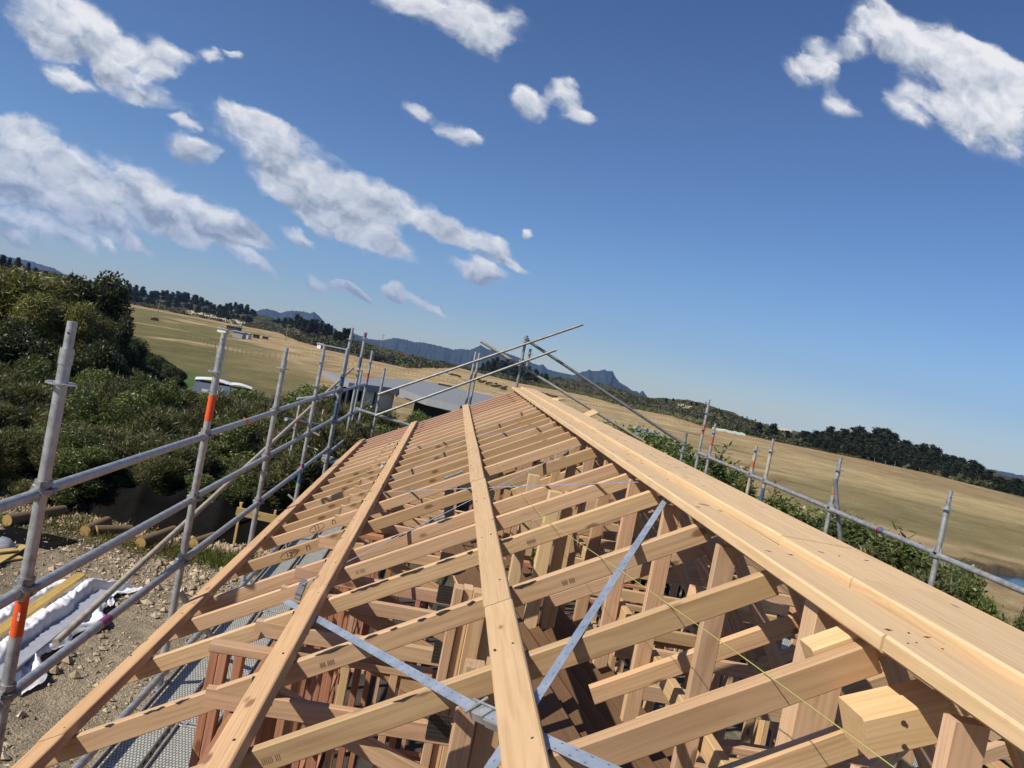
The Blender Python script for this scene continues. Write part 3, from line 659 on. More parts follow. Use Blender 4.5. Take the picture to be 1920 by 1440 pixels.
rail('inner deck edge tube of the left scaffold', (-1.44, .8, -3.95), (-1.44, 20, -3.95), .035, M_GALV, False)
for i in range(4):
    deck('right scaffold deck plank, %s bay' % NAMES[i], 4.5, 4.95, 3.0 + i * 3.1, 6.0 + i * 3.1, -2.85)
m = MB(); m.board((-2.65, 19.3, -3.15), (-1.85, 19.4, -3.23), .64, .06, (0, 0, 1), c=.004); single('scaffold_deck', 'pale deck plank end sticking out at the far left corner', 'scaffold deck', m, M_DECK, (-1.7, 14.9, -2.4))

# ================================================================== terrain
def vnoise(x, y, seed=0):
    x = np.asarray(x, float); y = np.asarray(y, float); xi = np.floor(x).astype(np.int64); yi = np.floor(y).astype(np.int64); xf = x - xi; yf = y - yi
    def h(i, j):
        n = (i * 374761393 + j * 668265263 + seed * 982451653) & 0x7fffffff; n = ((n ^ (n >> 13)) * 1274126177) & 0x7fffffff; return ((n ^ (n >> 16)) & 0xffff) / 65535.0
    u = xf * xf * (3 - 2 * xf); v = yf * yf * (3 - 2 * yf)
    return (h(xi, yi) * (1 - u) + h(xi + 1, yi) * u) * (1 - v) + (h(xi, yi + 1) * (1 - u) + h(xi + 1, yi + 1) * u) * v
def fbm(x, y, o=4, seed=0):
    s = 0; a = .5
    for k in range(o): s = s + a * vnoise(x * 2 ** k, y * 2 ** k, seed + k); a *= .5
    return s / (1 - .5 ** o)
def tab(pts):
    a = np.array([azel(*p) for p in pts]); a = a[np.argsort(a[:, 0])]; return a[:, 0], a[:, 1]
# where the flat paddocks end and the dune hills start / the skyline of those hills
BASE = tab([(-300, 520), (0, 545), (130, 560), (240, 566), (330, 582), (480, 606), (560, 640), (640, 662), (760, 690), (860, 690), (980, 720), (1100, 742), (1180, 765), (1260, 780), (1330, 803), (1400, 817), (1500, 838), (1600, 858), (1750, 890), (1920, 934), (2300, 1010)])
TOP = tab([(-300, 430), (-50, 480), (0, 488), (60, 503), (130, 518), (230, 549), (330, 560), (420, 580), (480, 588), (560, 610), (640, 628), (700, 647), (800, 672), (900, 690), (960, 700), (1060, 708), (1140, 722), (1215, 745), (1290, 750), (1330, 760), (1400, 783), (1450, 800), (1520, 815), (1620, 836), (1760, 868), (1920, 897), (2300, 980)])
TILT = .0122
RA = np.array(atZ(1839, 1073, -7.0))[:2]; RB = np.array(atZ(1920, 1084, -7.0))[:2]
def river_st(x, y):
    d = (RB - RA) / np.hypot(*(RB - RA)); n = np.array((-d[1], d[0])); n = n if n @ -RA > 0 else -n
    return (x - RA[0]) * n[0] + (y - RA[1]) * n[1], (x - RA[0]) * d[0] + (y - RA[1]) * d[1]
def flat(x, y):
    d = np.maximum(0, y - 26)
    z = -6.3 - TILT * d
    pad = np.maximum(np.maximum((y - 17.2) / 7.0, (x - 6.2) / 4.0), np.maximum((-x - 12.5) / 6.0, (-y - 6) / 6)); w = smoothstep(0, 1, pad)
    z = -4.8 * (1 - w) + z * w
    # river running off to the right
    s, tt = river_st(x, y); riv = smoothstep(-.5, .5, s) * (1 - smoothstep(15, 19, s)) * smoothstep(-3.5, -1, tt)
    z = z - 1.05 * riv
    return z
RIVER_Z = -7.0
def rbase(az):
    e = np.interp(az, *BASE); return np.clip(6.0 / np.maximum(-e - TILT * np.cos(az), .0075), 120, 620)
def terr(x, y):
    x = np.asarray(x, float); y = np.asarray(y, float); az = np.arctan2(x, y); r = np.hypot(x, y)
    z = flat(x, y); rb = rbase(az); rt = rb * 1.75 + 60; et = np.interp(az, *TOP)
    k = smoothstep(0, 1, (r - rb) / (rt - rb)); front = smoothstep(-.2, .3, np.cos(az))
    zt = et * rt
    bump = (fbm(x / 38, y / 38, 4, 3) - .5) * 7 * k * (1 - k * .8) + (fbm(x / 9, y / 9, 3, 9) - .5) * 2.0 * smoothstep(0, .08, (r - rb) / (rt - rb)) * (r < rt * 1.02)
    h = (zt - z) * (k ** .85) + bump
    fall = np.maximum(0, r - rt) * .11
    zz = z + front * (h - fall)
    zz = np.where(r > rt, np.maximum(zz, -4 - .019 * r), zz)
    near = (fbm(x / 3.1, y / 3.1, 3, 5) - .5) * .14 * (r < 60) + (fbm(x / 21, y / 21, 3, 6) - .5) * .9 * smoothstep(30, 60, r) * (1 - smoothstep(.8, 1.0, r / rb))
    return zz + near
def gz(x, y): return float(terr(np.array([x]), np.array([y]))[0])
def hit(px, py, ymin=15, ymax=1500):
    v = ray(px, py); t = np.geomspace(ymin, ymax, 3000); zz = terr(v[0] * t / v[1], t); below = np.nonzero(v[2] * t / v[1] <= zz)[0]
    Y = t[below[0]] if len(below) else ymax
    return Vector((v[0] * Y / v[1], Y, float(zz[below[0]]) if len(below) else v[2] * Y / v[1]))
az_f = np.arange(-R_(42), R_(46), R_(.125)); az_c = np.arange(R_(46), 2 * math.pi - R_(42), R_(4)); AZ = np.concatenate([az_f, az_c])
RR = np.concatenate([np.geomspace(1.2, 60, 150), np.geomspace(61, 1400, 230)[0:], np.geomspace(1450, 9000, 14)])
nA, nR = len(AZ), len(RR)
A2, R2 = np.meshgrid(AZ, RR); GX = R2 * np.sin(A2); GY = R2 * np.cos(A2); GZ = terr(GX, GY)
def proj_px(x, y, z):
    P = np.stack([x, y, z], -1) @ CR; return 960 + F * P[..., 0] / -P[..., 2], 720 - F * P[..., 1] / -P[..., 2]
PX, PY = proj_px(GX, GY, GZ)
# ground cover colours (albedo): what grows or lies where
def lerp(c, d, w): return c + (np.array(d) - c) * w[..., None]
col = np.zeros(GX.shape + (3,)); rb2 = rbase(A2)
st = fbm(A2 * 14, np.log(R2) * 26, 4, 21); st2 = fbm(GX / 14, GY / 34, 4, 31); fine = fbm(GX / 2.5, GY / 5, 3, 41); st3 = fbm(A2 * 30, np.log(R2) * 70, 3, 51)
col[:] = (.46, .335, .175)                                              # dry summer grass
col = lerp(col, (.30, .21, .105), smoothstep(.47, .68, st) * .9)
col = lerp(col, (.58, .45, .26), smoothstep(.52, .72, st3) * .7)
frac = R2 / rb2
left = smoothstep(600, 380, PX) * (GY > 0)
grn = smoothstep(.40, .62, st2 + .30 * left - .12) * (1 - smoothstep(.88, .97, frac))
col = lerp(col, (.185, .165, .068), np.clip(grn * (.25 + .75 * left), 0, 1))
strip = smoothstep(.80, .84, frac + (st - .5) * .05) * (1 - smoothstep(.93, .96, frac + (st - .5) * .05)); strip2 = smoothstep(.62, .66, frac + (st - .5) * .06) * (1 - smoothstep(.80, .85, frac))
col = lerp(col, (.42, .27, .15), strip * .95 * smoothstep(.25, .45, st3 + .15))
col = lerp(col, (.22, .20, .075), left * smoothstep(.95, .98, frac) * .9)
mid = smoothstep(380, 470, PX) * smoothstep(620, 560, PX) * smoothstep(670, 720, PY) * (GY > 0); col = lerp(col, (.19, .17, .07), mid * .8)
lawn = smoothstep(215, 245, PX) * smoothstep(420, 370, PX) * smoothstep(682, 694, PY - (PX - 240) * .10) * smoothstep(745, 735, PY) * (GY > 30) * (GY < 120); col = lerp(col, (.12, .19, .045), lawn)
rt_ = smoothstep(1380, 1560, PX) * (GY > 0)
ln = 1040 + (PX - 1920) * .235
col = lerp(col, (.27, .225, .10), .75 * rt_ * smoothstep(-62, -50, PY - ln) * smoothstep(14, 2, PY - ln + (fine - .5) * 16))
col = lerp(col, (.52, .40, .20), rt_ * (smoothstep(-90, -80, PY - ln) * smoothstep(-48, -58, PY - ln)) * .7)
col = lerp(col, (.33, .24, .12), rt_ * (smoothstep(-150, -120, PY - ln) * smoothstep(-80, -90, PY - ln)) * .6)
# scrub on the dune hills with bare sand
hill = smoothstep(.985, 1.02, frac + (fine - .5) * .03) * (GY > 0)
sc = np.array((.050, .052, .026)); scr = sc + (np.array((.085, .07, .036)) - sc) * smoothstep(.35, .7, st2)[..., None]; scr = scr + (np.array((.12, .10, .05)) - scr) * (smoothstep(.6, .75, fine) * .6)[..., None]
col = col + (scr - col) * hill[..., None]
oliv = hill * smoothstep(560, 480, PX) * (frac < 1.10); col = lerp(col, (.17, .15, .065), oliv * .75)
for (x0, y0, x1, y1, wd) in ((355, 585, 460, 608, 5), (1275, 759, 1305, 765, 3.2), (1328, 776, 1350, 782, 2.2), (1378, 790, 1395, 796, 2.0), (1385, 778, 1425, 790, 4), (1435, 795, 1480, 806, 6), (0, 492, 60, 512, 5)):
    t = np.clip(((PX - x0) * (x1 - x0) + (PY - y0) * (y1 - y0)) / ((x1 - x0) ** 2 + (y1 - y0) ** 2), 0, 1); dd = np.hypot(PX - x0 - t * (x1 - x0), PY - y0 - t * (y1 - y0))
    col = lerp(col, (.66, .56, .37), smoothstep(wd, wd * .5, dd + (st3 - .5) * 4) * (GY > 0))
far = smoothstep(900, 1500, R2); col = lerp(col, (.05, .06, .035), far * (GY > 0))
# building site: clay and crushed rock, weeds along the edge
site = smoothstep(18.2, 16.9, GY + (fine - .5) * 1.5) * smoothstep(-15, -13, GX) * smoothstep(8.5, 6.5, GX) * (GY > -14)
clay = np.array((.36, .29, .205)) + (np.array((.49, .405, .295)) - np.array((.36, .29, .205))) * smoothstep(.35, .65, st2)[..., None]
clay = clay * (.68 + .64 * fbm(GX / .55, GY / .55, 4, 61))[..., None]
weed = smoothstep(.42, .60, fbm(GX / 1.1, GY / .9, 4, 71) + .32 * smoothstep(14.2, 15.4, GY) - .16) * smoothstep(13.4, 15.0, GY); clay = clay + (np.array((.13, .115, .05)) - clay) * (weed * .8)[..., None]
col = col + (clay - col) * site[..., None]
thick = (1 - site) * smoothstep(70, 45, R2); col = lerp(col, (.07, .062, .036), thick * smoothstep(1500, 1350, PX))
s_, t_ = river_st(GX, GY)
mud = smoothstep(-1.5, -.9, s_ + (fine - .5) * 1.4) * smoothstep(24, 20, s_) * smoothstep(-4.5, -3.0, t_ + (fine - .5) * 1.5); col = lerp(col, (.13, .095, .065), mud)
vt = np.stack([GX, GY, GZ], -1).reshape(-1, 3)
idx = np.arange(nA * nR).reshape(nR, nA); nx = np.roll(idx, -1, axis=1)
quads = np.stack([idx[:-1], nx[:-1], nx[1:], idx[1:]], -1).reshape(-1, 4)
def groundmat():
    m = NT('land'); ti = m.attr('tint').outputs['Vector']; p = m.node('ShaderNodeNewGeometry').outputs['Position']
    n1 = m.noise(p, 5.5, 6, .7); n2 = m.noise(p, 38, 4, .65); n3 = m.noise(m.vmath('MULTIPLY', p, (.22, .10, .2)), 1, 6, .7)
    c = m.mix(1.0, ti, m.ramp(n1, [(.28, (.66, .66, .66)), (.72, (1.3, 1.3, 1.3))]), 'MULTIPLY')
    c = m.mix(1.0, c, m.ramp(n3, [(.3, (.70, .72, .68)), (.7, (1.28, 1.26, 1.22))]), 'MULTIPLY')
    c = m.mix(1.0, c, m.ramp(n2, [(.3, (.75, .75, .75)), (.7, (1.22, 1.22, 1.22))]), 'MULTIPLY')
    m.bump(m.math('ADD', m.math('MULTIPLY', n1, 2.0), n2), 1.0, .09)
    return m.fin(c, .92, 0, .15)
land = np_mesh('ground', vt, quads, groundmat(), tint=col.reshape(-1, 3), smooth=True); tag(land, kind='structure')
# river
m = NT('river_water'); p = m.node('ShaderNodeNewGeometry').outputs['Position']; n = m.noise(m.vmath('MULTIPLY', p, (1, .6, 1)), 2.2, 5, .6); m.bump(n, .25, .06)
mw = m.fin((.018, .05, .085), .12, 0, .5)
m = MB(); K = 24; pts = []
m.add([(14, 20, RIVER_Z), (60, 20, RIVER_Z), (60, 70, RIVER_Z), (14, 70, RIVER_Z)], [(0, 1, 2, 3)]); o = m.build('river', mw); tag(o, kind='structure')
# mountains, several kilometres off
def mountain(name, pts, D, base_el, seed, depth=900):
    a, e = tab(pts); n = max(160, len(a) * 18); aa = np.linspace(a[0], a[-1], n); ee = np.interp(aa, a, e)
    ee = ee + (vnoise(aa * 900, aa * 0, seed) - .5) * .0010 + (vnoise(aa * 2600, aa * 0, seed + 1) - .5) * .0006
    rows = 26; V = []; T = []
    for j in range(rows):
        t = j / (rows - 1); f = 1 - abs(t - .5) * 2
        prof = f ** 1.25; d = D + (t - .5) * 2 * depth
        ze = base_el * D + (ee * D - base_el * D) * prof
        rug = (fbm(aa * 55 + t * 3, t * 10 + aa * 40, 4, seed + 5) - .5) * 46 * f * (1 - f) * 3.2
        dd = d + (fbm(aa * 200, t * 4 + aa * 0, 3, seed + 8) - .5) * 420 * (1 - f)
        V.append(np.stack([np.sin(aa) * dd, np.cos(aa) * dd, ze + np.where(f >= .999, 0, rug)], -1)); T.append(np.tile((.05, .06, .035), (n, 1)))
    V = np.array(V).reshape(-1, 3); i = np.arange(rows * n).reshape(rows, n)
    q = np.stack([i[:-1, :-1], i[:-1, 1:], i[1:, 1:], i[1:, :-1]], -1).reshape(-1, 4)
    o = np_mesh(name, V, q, M_MTN, tint=np.array(T).reshape(-1, 3), smooth=True); return tag(o, kind='structure')
def mtnmat():
    m = NT('bush_covered_mountain'); p = m.node('ShaderNodeNewGeometry').outputs['Position']; n = m.noise(p, .009, 6, .65)
    return m.fin(m.ramp(n, [(.35, (.022, .034, .030)), (.6, (.036, .045, .038)), (.78, (.085, .085, .08))]), .95, 0, .1)
M_MTN = mtnmat()
mountain('mountain_range', [(440, 600), (478, 584), (488, 578.6), (500, 577), (516, 580), (524, 585), (546, 580), (567, 581), (582, 585), (589, 582), (597, 588), (604, 595), (609, 602), (640, 622), (660, 634)], 6500, -.024, 3)
mountain('mountain_range', [(620, 632), (660, 622), (690, 634), (717, 637), (740, 632), (762, 635), (777, 640), (795, 640), (825, 647), (850, 654), (862, 652), (882, 654), (894, 649), (902, 645), (915, 652), (937, 656), (962, 664), (977, 670), (992, 676), (1009, 683), (1018, 681), (1027, 691), (1050, 697), (1079, 702), (1110, 716), (1160, 735)], 6000, -.024, 13)
mountain('mountain', [(1040, 712), (1070, 703), (1082, 699), (1094, 694), (1101, 694), (1105, 690), (1109, 693), (1124, 693), (1131, 691), (1134, 689), (1138, 693), (1149, 693.5), (1156, 708), (1164, 717), (1175, 723), (1184, 730), (1193, 732), (1199, 736), (1202, 733), (1205, 730), (1208, 735), (1216, 746), (1224, 752), (1240, 760)], 5600, -.024, 23, 600)
mountain('mountain_range', [(1740, 866), (1790, 868), (1840, 876), (1885, 884), (1920, 891), (1990, 906), (2060, 925)], 7000, -.024, 43, 500)
mountain('mountain_range', [(-200, 440), (-60, 462), (30, 484), (45, 486), (62, 490), (80, 496), (100, 502), (120, 513), (150, 526), (230, 537), (245, 536), (262, 548)], 7500, -.005, 33)

# ================================================================== plants
def leaf_cloud(centers, L, Wd, up=.0, droop=0.0, jit=.25, seed=0, clump=None, bright=(.55, 1.5)):
    r = np.random.default_rng(seed); n = len(centers); d = r.normal(size=(n, 3)); d[:, 2] = d[:, 2] * (1 - abs(up)) + up * 1.6 - droop * 1.6; d /= np.linalg.norm(d, axis=1)[:, None]
    o = r.normal(size=(n, 3)); s = np.cross(d, o); s /= np.linalg.norm(s, axis=1)[:, None]
    l = L * (1 + jit * r.normal(size=n))[:, None]; w = Wd * (1 + jit * r.normal(size=n))[:, None]
    v = np.stack([centers, centers + d * l * .45 + s * w * .5, centers + d * l, centers + d * l * .45 - s * w * .5], 1).reshape(-1, 3)
    q = np.arange(4 * n).reshape(n, 4)
    t = r.uniform(bright[0], bright[1], n); 
    if clump is not None: t = t * clump
    c = np.stack([t * r.uniform(.85, 1.2, n), t, t * r.uniform(.7, 1.2, n)], -1)
    return v, q, np.repeat(c, 4, axis=0)
def lobes_crown(lobes, n, seed, shell=.55):
    """points through several overlapping ellipsoids, denser toward their skins"""
    r = np.random.default_rng(seed); wts = np.array([l[1][0] * l[1][2] for l in lobes]); k = r.choice(len(lobes), n, p=wts / wts.sum())
    c = np.array([l[0] for l in lobes])[k]; R = np.array([l[1] for l in lobes])[k]
    d = r.normal(size=(n, 3)); d /= np.linalg.norm(d, axis=1)[:, None]; rad = (shell + (1 - shell) * r.random(n)) ** .6
    lump = 1 + .22 * np.sin(d[:, 0] * 7 + k * 2.1) * np.sin(d[:, 2] * 6 + k) * np.sin(d[:, 1] * 8 + k * .7)
    cl = .72 + .55 * r.random(len(lobes))[k]
    return c + d * R * (rad * lump)[:, None], cl
def trunk_mb(h, r0, nb, spread, seed, z0=0.0):
    rr = random.Random(seed); m = MB(); prev = Vector((0, 0, z0 - .3)); 
    for i in range(4):
        nxt = Vector((rr.uniform(-.05, .05) * h, rr.uniform(-.05, .05) * h, z0 + h * (i + 1) / 4)); m.tube(prev, nxt, r0 * (1 - i * .2), 7, r0 * (1 - (i + 1) * .2)); 
        for b in range(nb):
            a = rr.uniform(0, 6.28); e = nxt + Vector((math.cos(a) * spread, math.sin(a) * spread, rr.uniform(.1, .35) * h)) * rr.uniform(.5, 1)
            m.tube(nxt, e, r0 * .4 * (1 - i * .15), 5, r0 * .08)
        prev = nxt
    return m
def rand_lobes(n, R, H, seed, rl=(.35, .55), z0=.15, zf=(.7, 1.15)):
    rr = random.Random(seed); out = []
    for i in range(n):
        a = i * 2.4 + rr.random(); t = rr.random(); rad = R * (1 - .35 * t) * math.sqrt(rr.random()) * .8; q = rr.uniform(*rl) * R
        out.append(((math.cos(a) * rad, math.sin(a) * rad, H * (z0 + (1 - z0) * t) - q * .5), (q, q, q * rr.uniform(*zf))))
    return out
def plant(name, label, cat, group, crown, mat, trunk, tmat, trunkname='trunk'):
    root = thing(name, label, cat, (0, 0, 0), group); v, q, t = crown
    np_mesh('crown', v, q, mat, root, tint=t); trunk.build(trunkname, tmat, root); root.location = (0, 0, -500); return root
def manuka(seed):
    c, k = lobes_crown(rand_lobes(30, 1.45, 3.7, seed, (.17, .38), .1, (1.1, 1.9)), 36000, seed, .3)
    return plant('shrub', 'x', 'shrub', 'x', leaf_cloud(c, .20, .025, .7, 0, .4, seed, k, (.45, 1.8)), L_MANUKA, trunk_mb(2.6, .07, 3, .7, seed), M_BARK, 'stem')
def broad(seed):
    c, k = lobes_crown(rand_lobes(22, 1.45, 3.9, seed, (.22, .44), .1), 26000, seed, .35)
    return plant('shrub', 'x', 'shrub', 'x', leaf_cloud(c, .095, .046, .15, 0, .3, seed, k, (.45, 1.8)), L_BROAD, trunk_mb(2.7, .07, 3, .7, seed), M_BARK, 'stem')
def willow(seed):
    c, k = lobes_crown(rand_lobes(24, 3.6, 7.2, seed, (.22, .42), .2), 48000, seed, .3)
    return plant('tree', 'x', 'tree', 'x', leaf_cloud(c, .36, .055, 0, .3, .35, seed, k, (.4, 1.7)), L_WILLOW, trunk_mb(4.4, .3, 4, 2.0, seed), M_BARK)
def darktree(seed):
    c, k = lobes_crown(rand_lobes(20, 3.0, 7.0, seed, (.22, .44), .2), 22000, seed, .3)
    return plant('tree', 'x', 'tree', 'x', leaf_cloud(c, .21, .12, .1, 0, .35, seed, k, (.45, 1.8)), L_DARK, trunk_mb(4.6, .25, 4, 1.8, seed), M_BARK)
def pine(seed):
    rr = random.Random(seed); lb = []
    for i in range(11):
        t = i / 10; a = i * 2.4 + rr.random(); rad = (1.9 * (1 - t) + .3) * rr.uniform(.35, 1.0); q = rr.uniform(.75, 1.35) * (1.15 - .5 * t)
        lb.append(((math.cos(a) * rad, math.sin(a) * rad, 3.0 + 6.2 * t), (q * 1.2, q * 1.2, q * .75)))
    c, k = lobes_crown(lb, 2300, seed, .3)
    return plant('pine_tree', 'x', 'tree', 'x', leaf_cloud(c, .75, .30, .35, 0, .35, seed, k, (.5, 1.7)), L_PINE, trunk_mb(7.5, .20, 2, 1.2, seed), M_BARKG)
def sparse_conifer(seed):
    rr = random.Random(seed); cs = []; m = MB(); m.tube((0, 0, -.3), (0, 0, 3.4), .045, 6, .01)
    for i in range(13):
        z = .5 + i * .21; 
        for b in range(3):
            a = rr.uniform(0, 6.28); L = (1.25 - i * .085) * rr.uniform(.6, 1.1); e = Vector((math.cos(a) * L, math.sin(a) * L, z + .28 * L)); m.tube((0, 0, z), e, .012, 4, .004)
            for j in range(70):
                t = rr.uniform(.25, 1.05); cs.append((e.x * t + rr.gauss(0, .05), e.y * t + rr.gauss(0, .05), z + .28 * L * t + rr.gauss(0, .035)))
    cs += [(rr.gauss(0, .05), rr.gauss(0, .05), rr.uniform(2.6, 3.5)) for _ in range(80)]
    return plant('young_conifer', 'x', 'tree', 'x', leaf_cloud(np.array(cs), .15, .035, .3, 0, .3, seed), L_BROAD, m, M_BARK)
P_MAN = [manuka(s) for s in (1, 2, 3)]; P_BRO = [broad(s) for s in (11, 12)]; P_WIL = [willow(21), willow(22)]; P_DRK = [darktree(31), darktree(32)]; P_PIN = [pine(s) for s in (41, 42, 43)]; P_CON = [sparse_conifer(51)]
HT = {}
for o in P_MAN + P_BRO + P_WIL + P_DRK + P_PIN + P_CON: HT[o] = max(v.co.z for ch in o.children for v in ch.data.vertices) * .97
USED = set()
def grow(protos, px, py, Y, label, group, wk=1.0, sink=.1, minh=.6):
    """stand a plant so that its top is seen at px, py when it stands Y metres down the ridge direction"""
    pr = random.choice(protos); p = atY(px, py, Y); g = gz(p.x, p.y); h = max(minh, p.z - g); s = h / HT[pr]; k = wk * (.62 * s + .30) if (pr in P_MAN or pr in P_BRO) else wk * s
    c = dup(pr, (p.x, p.y, g - sink * h * .3), random.uniform(0, 6.28), (k, k, s * 1.03), label, group); USED.add(c); return c
G1 = 'shrubs in the thicket behind the black silt cloth'
lab_m = 'fine dark brown-green shrub in the thicket behind the silt cloth'; lab_b = 'glossy light green broad-leaved shrub in the thicket behind the silt cloth'
ytop = lambda px: float(np.interp(px, [-150, 0, 120, 250, 330, 400, 480, 560, 640, 700, 800, 900], [672, 688, 706, 722, 740, 768, 764, 752, 765, 790, 790, 800]))
for (Y, add, step, rng) in ((17.9, 135, 50, (-120, 470)), (19.3, 88, 58, (-150, 560)), (21.4, 50, 62, (-160, 640)), (24.2, 22, 62, (-160, 700)), (28, 6, 56, (-160, 760)), (33, 0, 56, (-160, 860)), (40, -12, 56, (-160, 225)), (47, -20, 56, (-160, 225))):
    px = rng[0] + random.uniform(0, 20)
    while px < rng[1]:
        b = random.random() < .33
        grow(P_BRO if b else P_MAN, px, ytop(px) + add - 8 + random.uniform(-34, 20), Y + random.uniform(-.6, .6), lab_b if b else lab_m, G1, random.uniform(1.0, 1.35)); px += step * random.uniform(.6, 1.0)
for (px, py, Y, l) in ((310, 712, 27, 'slender bright green sapling standing up before the green lawn'), (258, 768, 23, 'bright broad-leaved shrub just left of the orange banded post top'), (418, 735, 30, 'leafy green sapling in front of the white tent'), (503, 738, 30, 'bright green shrub right of the second tent'), (385, 752, 30, 'green shrub hiding the foot of the larger tent'), (436, 728, 31, 'leafy sapling between the two tents'), (468, 745, 31, 'green shrub hiding the foot of the smaller tent'),
                       (555, 745, 31, 'tall green shrub between the scaffold posts and the paddock'), (95, 675, 26, 'light green shrub behind the nearest scaffold post'), (180, 690, 27, 'light green shrub under the big willow'), (240, 790, 21, 'large broad-leaved shrub in the middle of the thicket')):
    grow(P_BRO, px, py, Y, l, 'taller green shrubs in the thicket', .75 if 'slender' in l else 1.0)
for px, py in ((560, 790), (600, 772), (640, 778), (690, 795), (735, 800), (780, 795), (830, 800)): grow(P_MAN, px, py, 20.5 + random.uniform(-1, 1.5), 'brownish fine shrub behind the far corner of the scaffold', 'shrubs behind the far scaffold corner')
for px, py, Y in ((795, 775, 34), (835, 788, 33), (770, 790, 30)): grow(P_BRO, px, py, Y, 'pale feathery shrub in front of the neighbour house', 'shrubs in front of the neighbour house', .9)
for (px, py, Y, w, pr, l) in ((60, 505, 40, 1.25, P_WIL, 'big yellow-green willow at the left edge of the photo'), (140, 560, 36, 1.0, P_WIL, 'lower yellow-green willow right of the big one'), (185, 508, 44, .82, P_DRK, 'dark round-headed tree rising above the willows'), (-40, 520, 38, 1.1, P_WIL, 'willow cut by the left edge of the photo'),
                              (215, 590, 42, .55, P_DRK, 'dark leafy tree on the right flank of the willows'), (20, 600, 31, 1.0, P_DRK, 'dark tree under the big willow'), (110, 640, 31, .9, P_DRK, 'dark lower tree behind the nearest scaffold post'), (205, 640, 33, .8, P_DRK, 'dark bushy tree left of the green lawn')):
    grow(pr, px, py, Y, l, 'trees at the left edge', w)
for px, py, Y in ((215, 612, 50), (238, 628, 52), (252, 640, 58), (268, 650, 58), (284, 660, 57), (300, 668, 57), (314, 676, 57), (326, 684, 56), (336, 692, 56), (244, 670, 50), (270, 684, 51), (296, 694, 51), (320, 704, 52)): grow(P_DRK, px, py, Y, 'dark rounded bush on the slope right of the willows', 'dark bushes right of the willows', 1.25)
G2 = 'shrubs along the right side of the house'
for (px, py, Y, pr, w) in ((1150, 800, 21, P_BRO, 1.1), (1185, 800, 24, P_BRO, 1.0), (1215, 838, 20, P_BRO, 1.1), (1250, 815, 22, P_BRO, 1.2), (1290, 850, 19, P_BRO, 1.1), (1320, 862, 20, P_BRO, 1.0), (1350, 890, 18, P_BRO, 1.2), (1390, 915, 17, P_BRO, 1.1),
                           (1440, 950, 17, P_BRO, 1.0), (1490, 958, 16.5, P_BRO, 1.1), (1530, 975, 16, P_BRO, 1.1), (1560, 985, 16.5, P_BRO, 1.0), (1600, 990, 15.5, P_BRO, 1.1), (1650, 985, 16, P_BRO, 1.2), (1690, 1005, 15.5, P_BRO, 1.1), (1640, 1030, 14, P_MAN, 1.1), (1700, 1050, 14, P_MAN, 1.2), (1745, 1035, 15, P_BRO, 1.1),
                           (1785, 1052, 15.5, P_BRO, .75), (1812, 1070, 15, P_BRO, .55), (1765, 1090, 13, P_BRO, .8), (1848, 1118, 14.5, P_BRO, .4), (1908, 1140, 14, P_BRO, .4), (1240, 860, 18, P_BRO, 1.1), (1310, 890, 17.5, P_BRO, 1.0), (1580, 1030, 14, P_BRO, 1.0), (1480, 985, 15, P_MAN, 1.0), (1420, 960, 15.5, P_BRO, 1.0), (1360, 925, 16.5, P_BRO, 1.0)):
    w *= 1.35 if px < 1770 else 1.1
    grow(pr, px, py, Y, 'glossy green broad-leaved shrub along the right side of the house' if pr is P_BRO else 'fine dark shrub along the right side of the house', G2, w)
for (px, py, Y, l) in ((1358, 832, 17.5, 'young open conifer with a bare leader behind the right scaffold'), (1398, 878, 17, 'young conifer with one long slanting branch behind the right scaffold'), (1455, 905, 16.5, 'young dark conifer beside the yellowish scaffold post'), (1690, 985, 15, 'young conifer rising from the shrubs near the river')):
    grow(P_CON, px, py, Y, l, 'young conifers along the right side', 1.15)
# pine belts on the hills and the wood at right
def belt(pts, n, hpx, kr, label, group, lift=0, ymax=1500):
    xs = np.linspace(pts[0][0], pts[-1][0], n)
    for x in xs:
        x = x + random.uniform(-6, 6); py = float(np.interp(x, [p[0] for p in pts], [p[1] for p in pts])); pr = random.choice(P_PIN)
        az, el = azel(x, py); r = float(rbase(az)) * random.uniform(*kr); X, Y = r * math.sin(az), r * math.cos(az); g = gz(X, Y); hh = max(1.5, el * r - g) * random.uniform(.80, 1.08); s = hh / HT[pr]
        w = max(s, hpx * 1.35 * r / F / HT[pr]) * random.uniform(.9, 1.35)
        c = dup(pr, (X, Y, g - .4), random.uniform(0, 6.28), (w, w, s), label, group); USED.add(c)
gl = 'dark pine in the belt along the left skyline'
belt([(-30, 470), (30, 480), (50, 487)], 7, 14, (1.5, 1.75), 'dark pine on the dune at the far left edge of the skyline', 'pines at the far left skyline')
belt([(70, 500), (95, 510), (140, 530), (190, 530)], 7, 14, (1.5, 1.75), 'dark pine peeping over the willows on the skyline', 'pines behind the willows')
belt([(195, 520), (225, 532), (252, 530), (275, 540), (300, 545), (345, 543), (375, 555), (402, 570), (440, 566), (465, 570), (484, 584)], 62, 17, (1.35, 1.7), gl, 'pines along the left skyline')
belt([(230, 548), (300, 562), (360, 568), (420, 584), (478, 592)], 40, 13, (1.15, 1.35), gl, 'pines along the left skyline')
belt([(505, 602), (520, 596), (535, 594), (560, 588), (590, 598), (615, 602), (632, 615)], 26, 17, (1.3, 1.6), 'dark pine in the round clump right of the left mountain', 'pines in the clump right of the mountain')
belt([(642, 618), (655, 610), (664, 620)], 4, 14, (1.35, 1.6), 'dark pine standing apart behind the tall scaffold posts', 'pines behind the tall scaffold posts')
belt([(900, 682), (930, 670), (960, 672), (985, 680), (1005, 692), (1030, 700)], 26, 12, (1.15, 1.5), 'dark pine in the grove behind the gable guard rails', 'pines in the grove behind the gable')
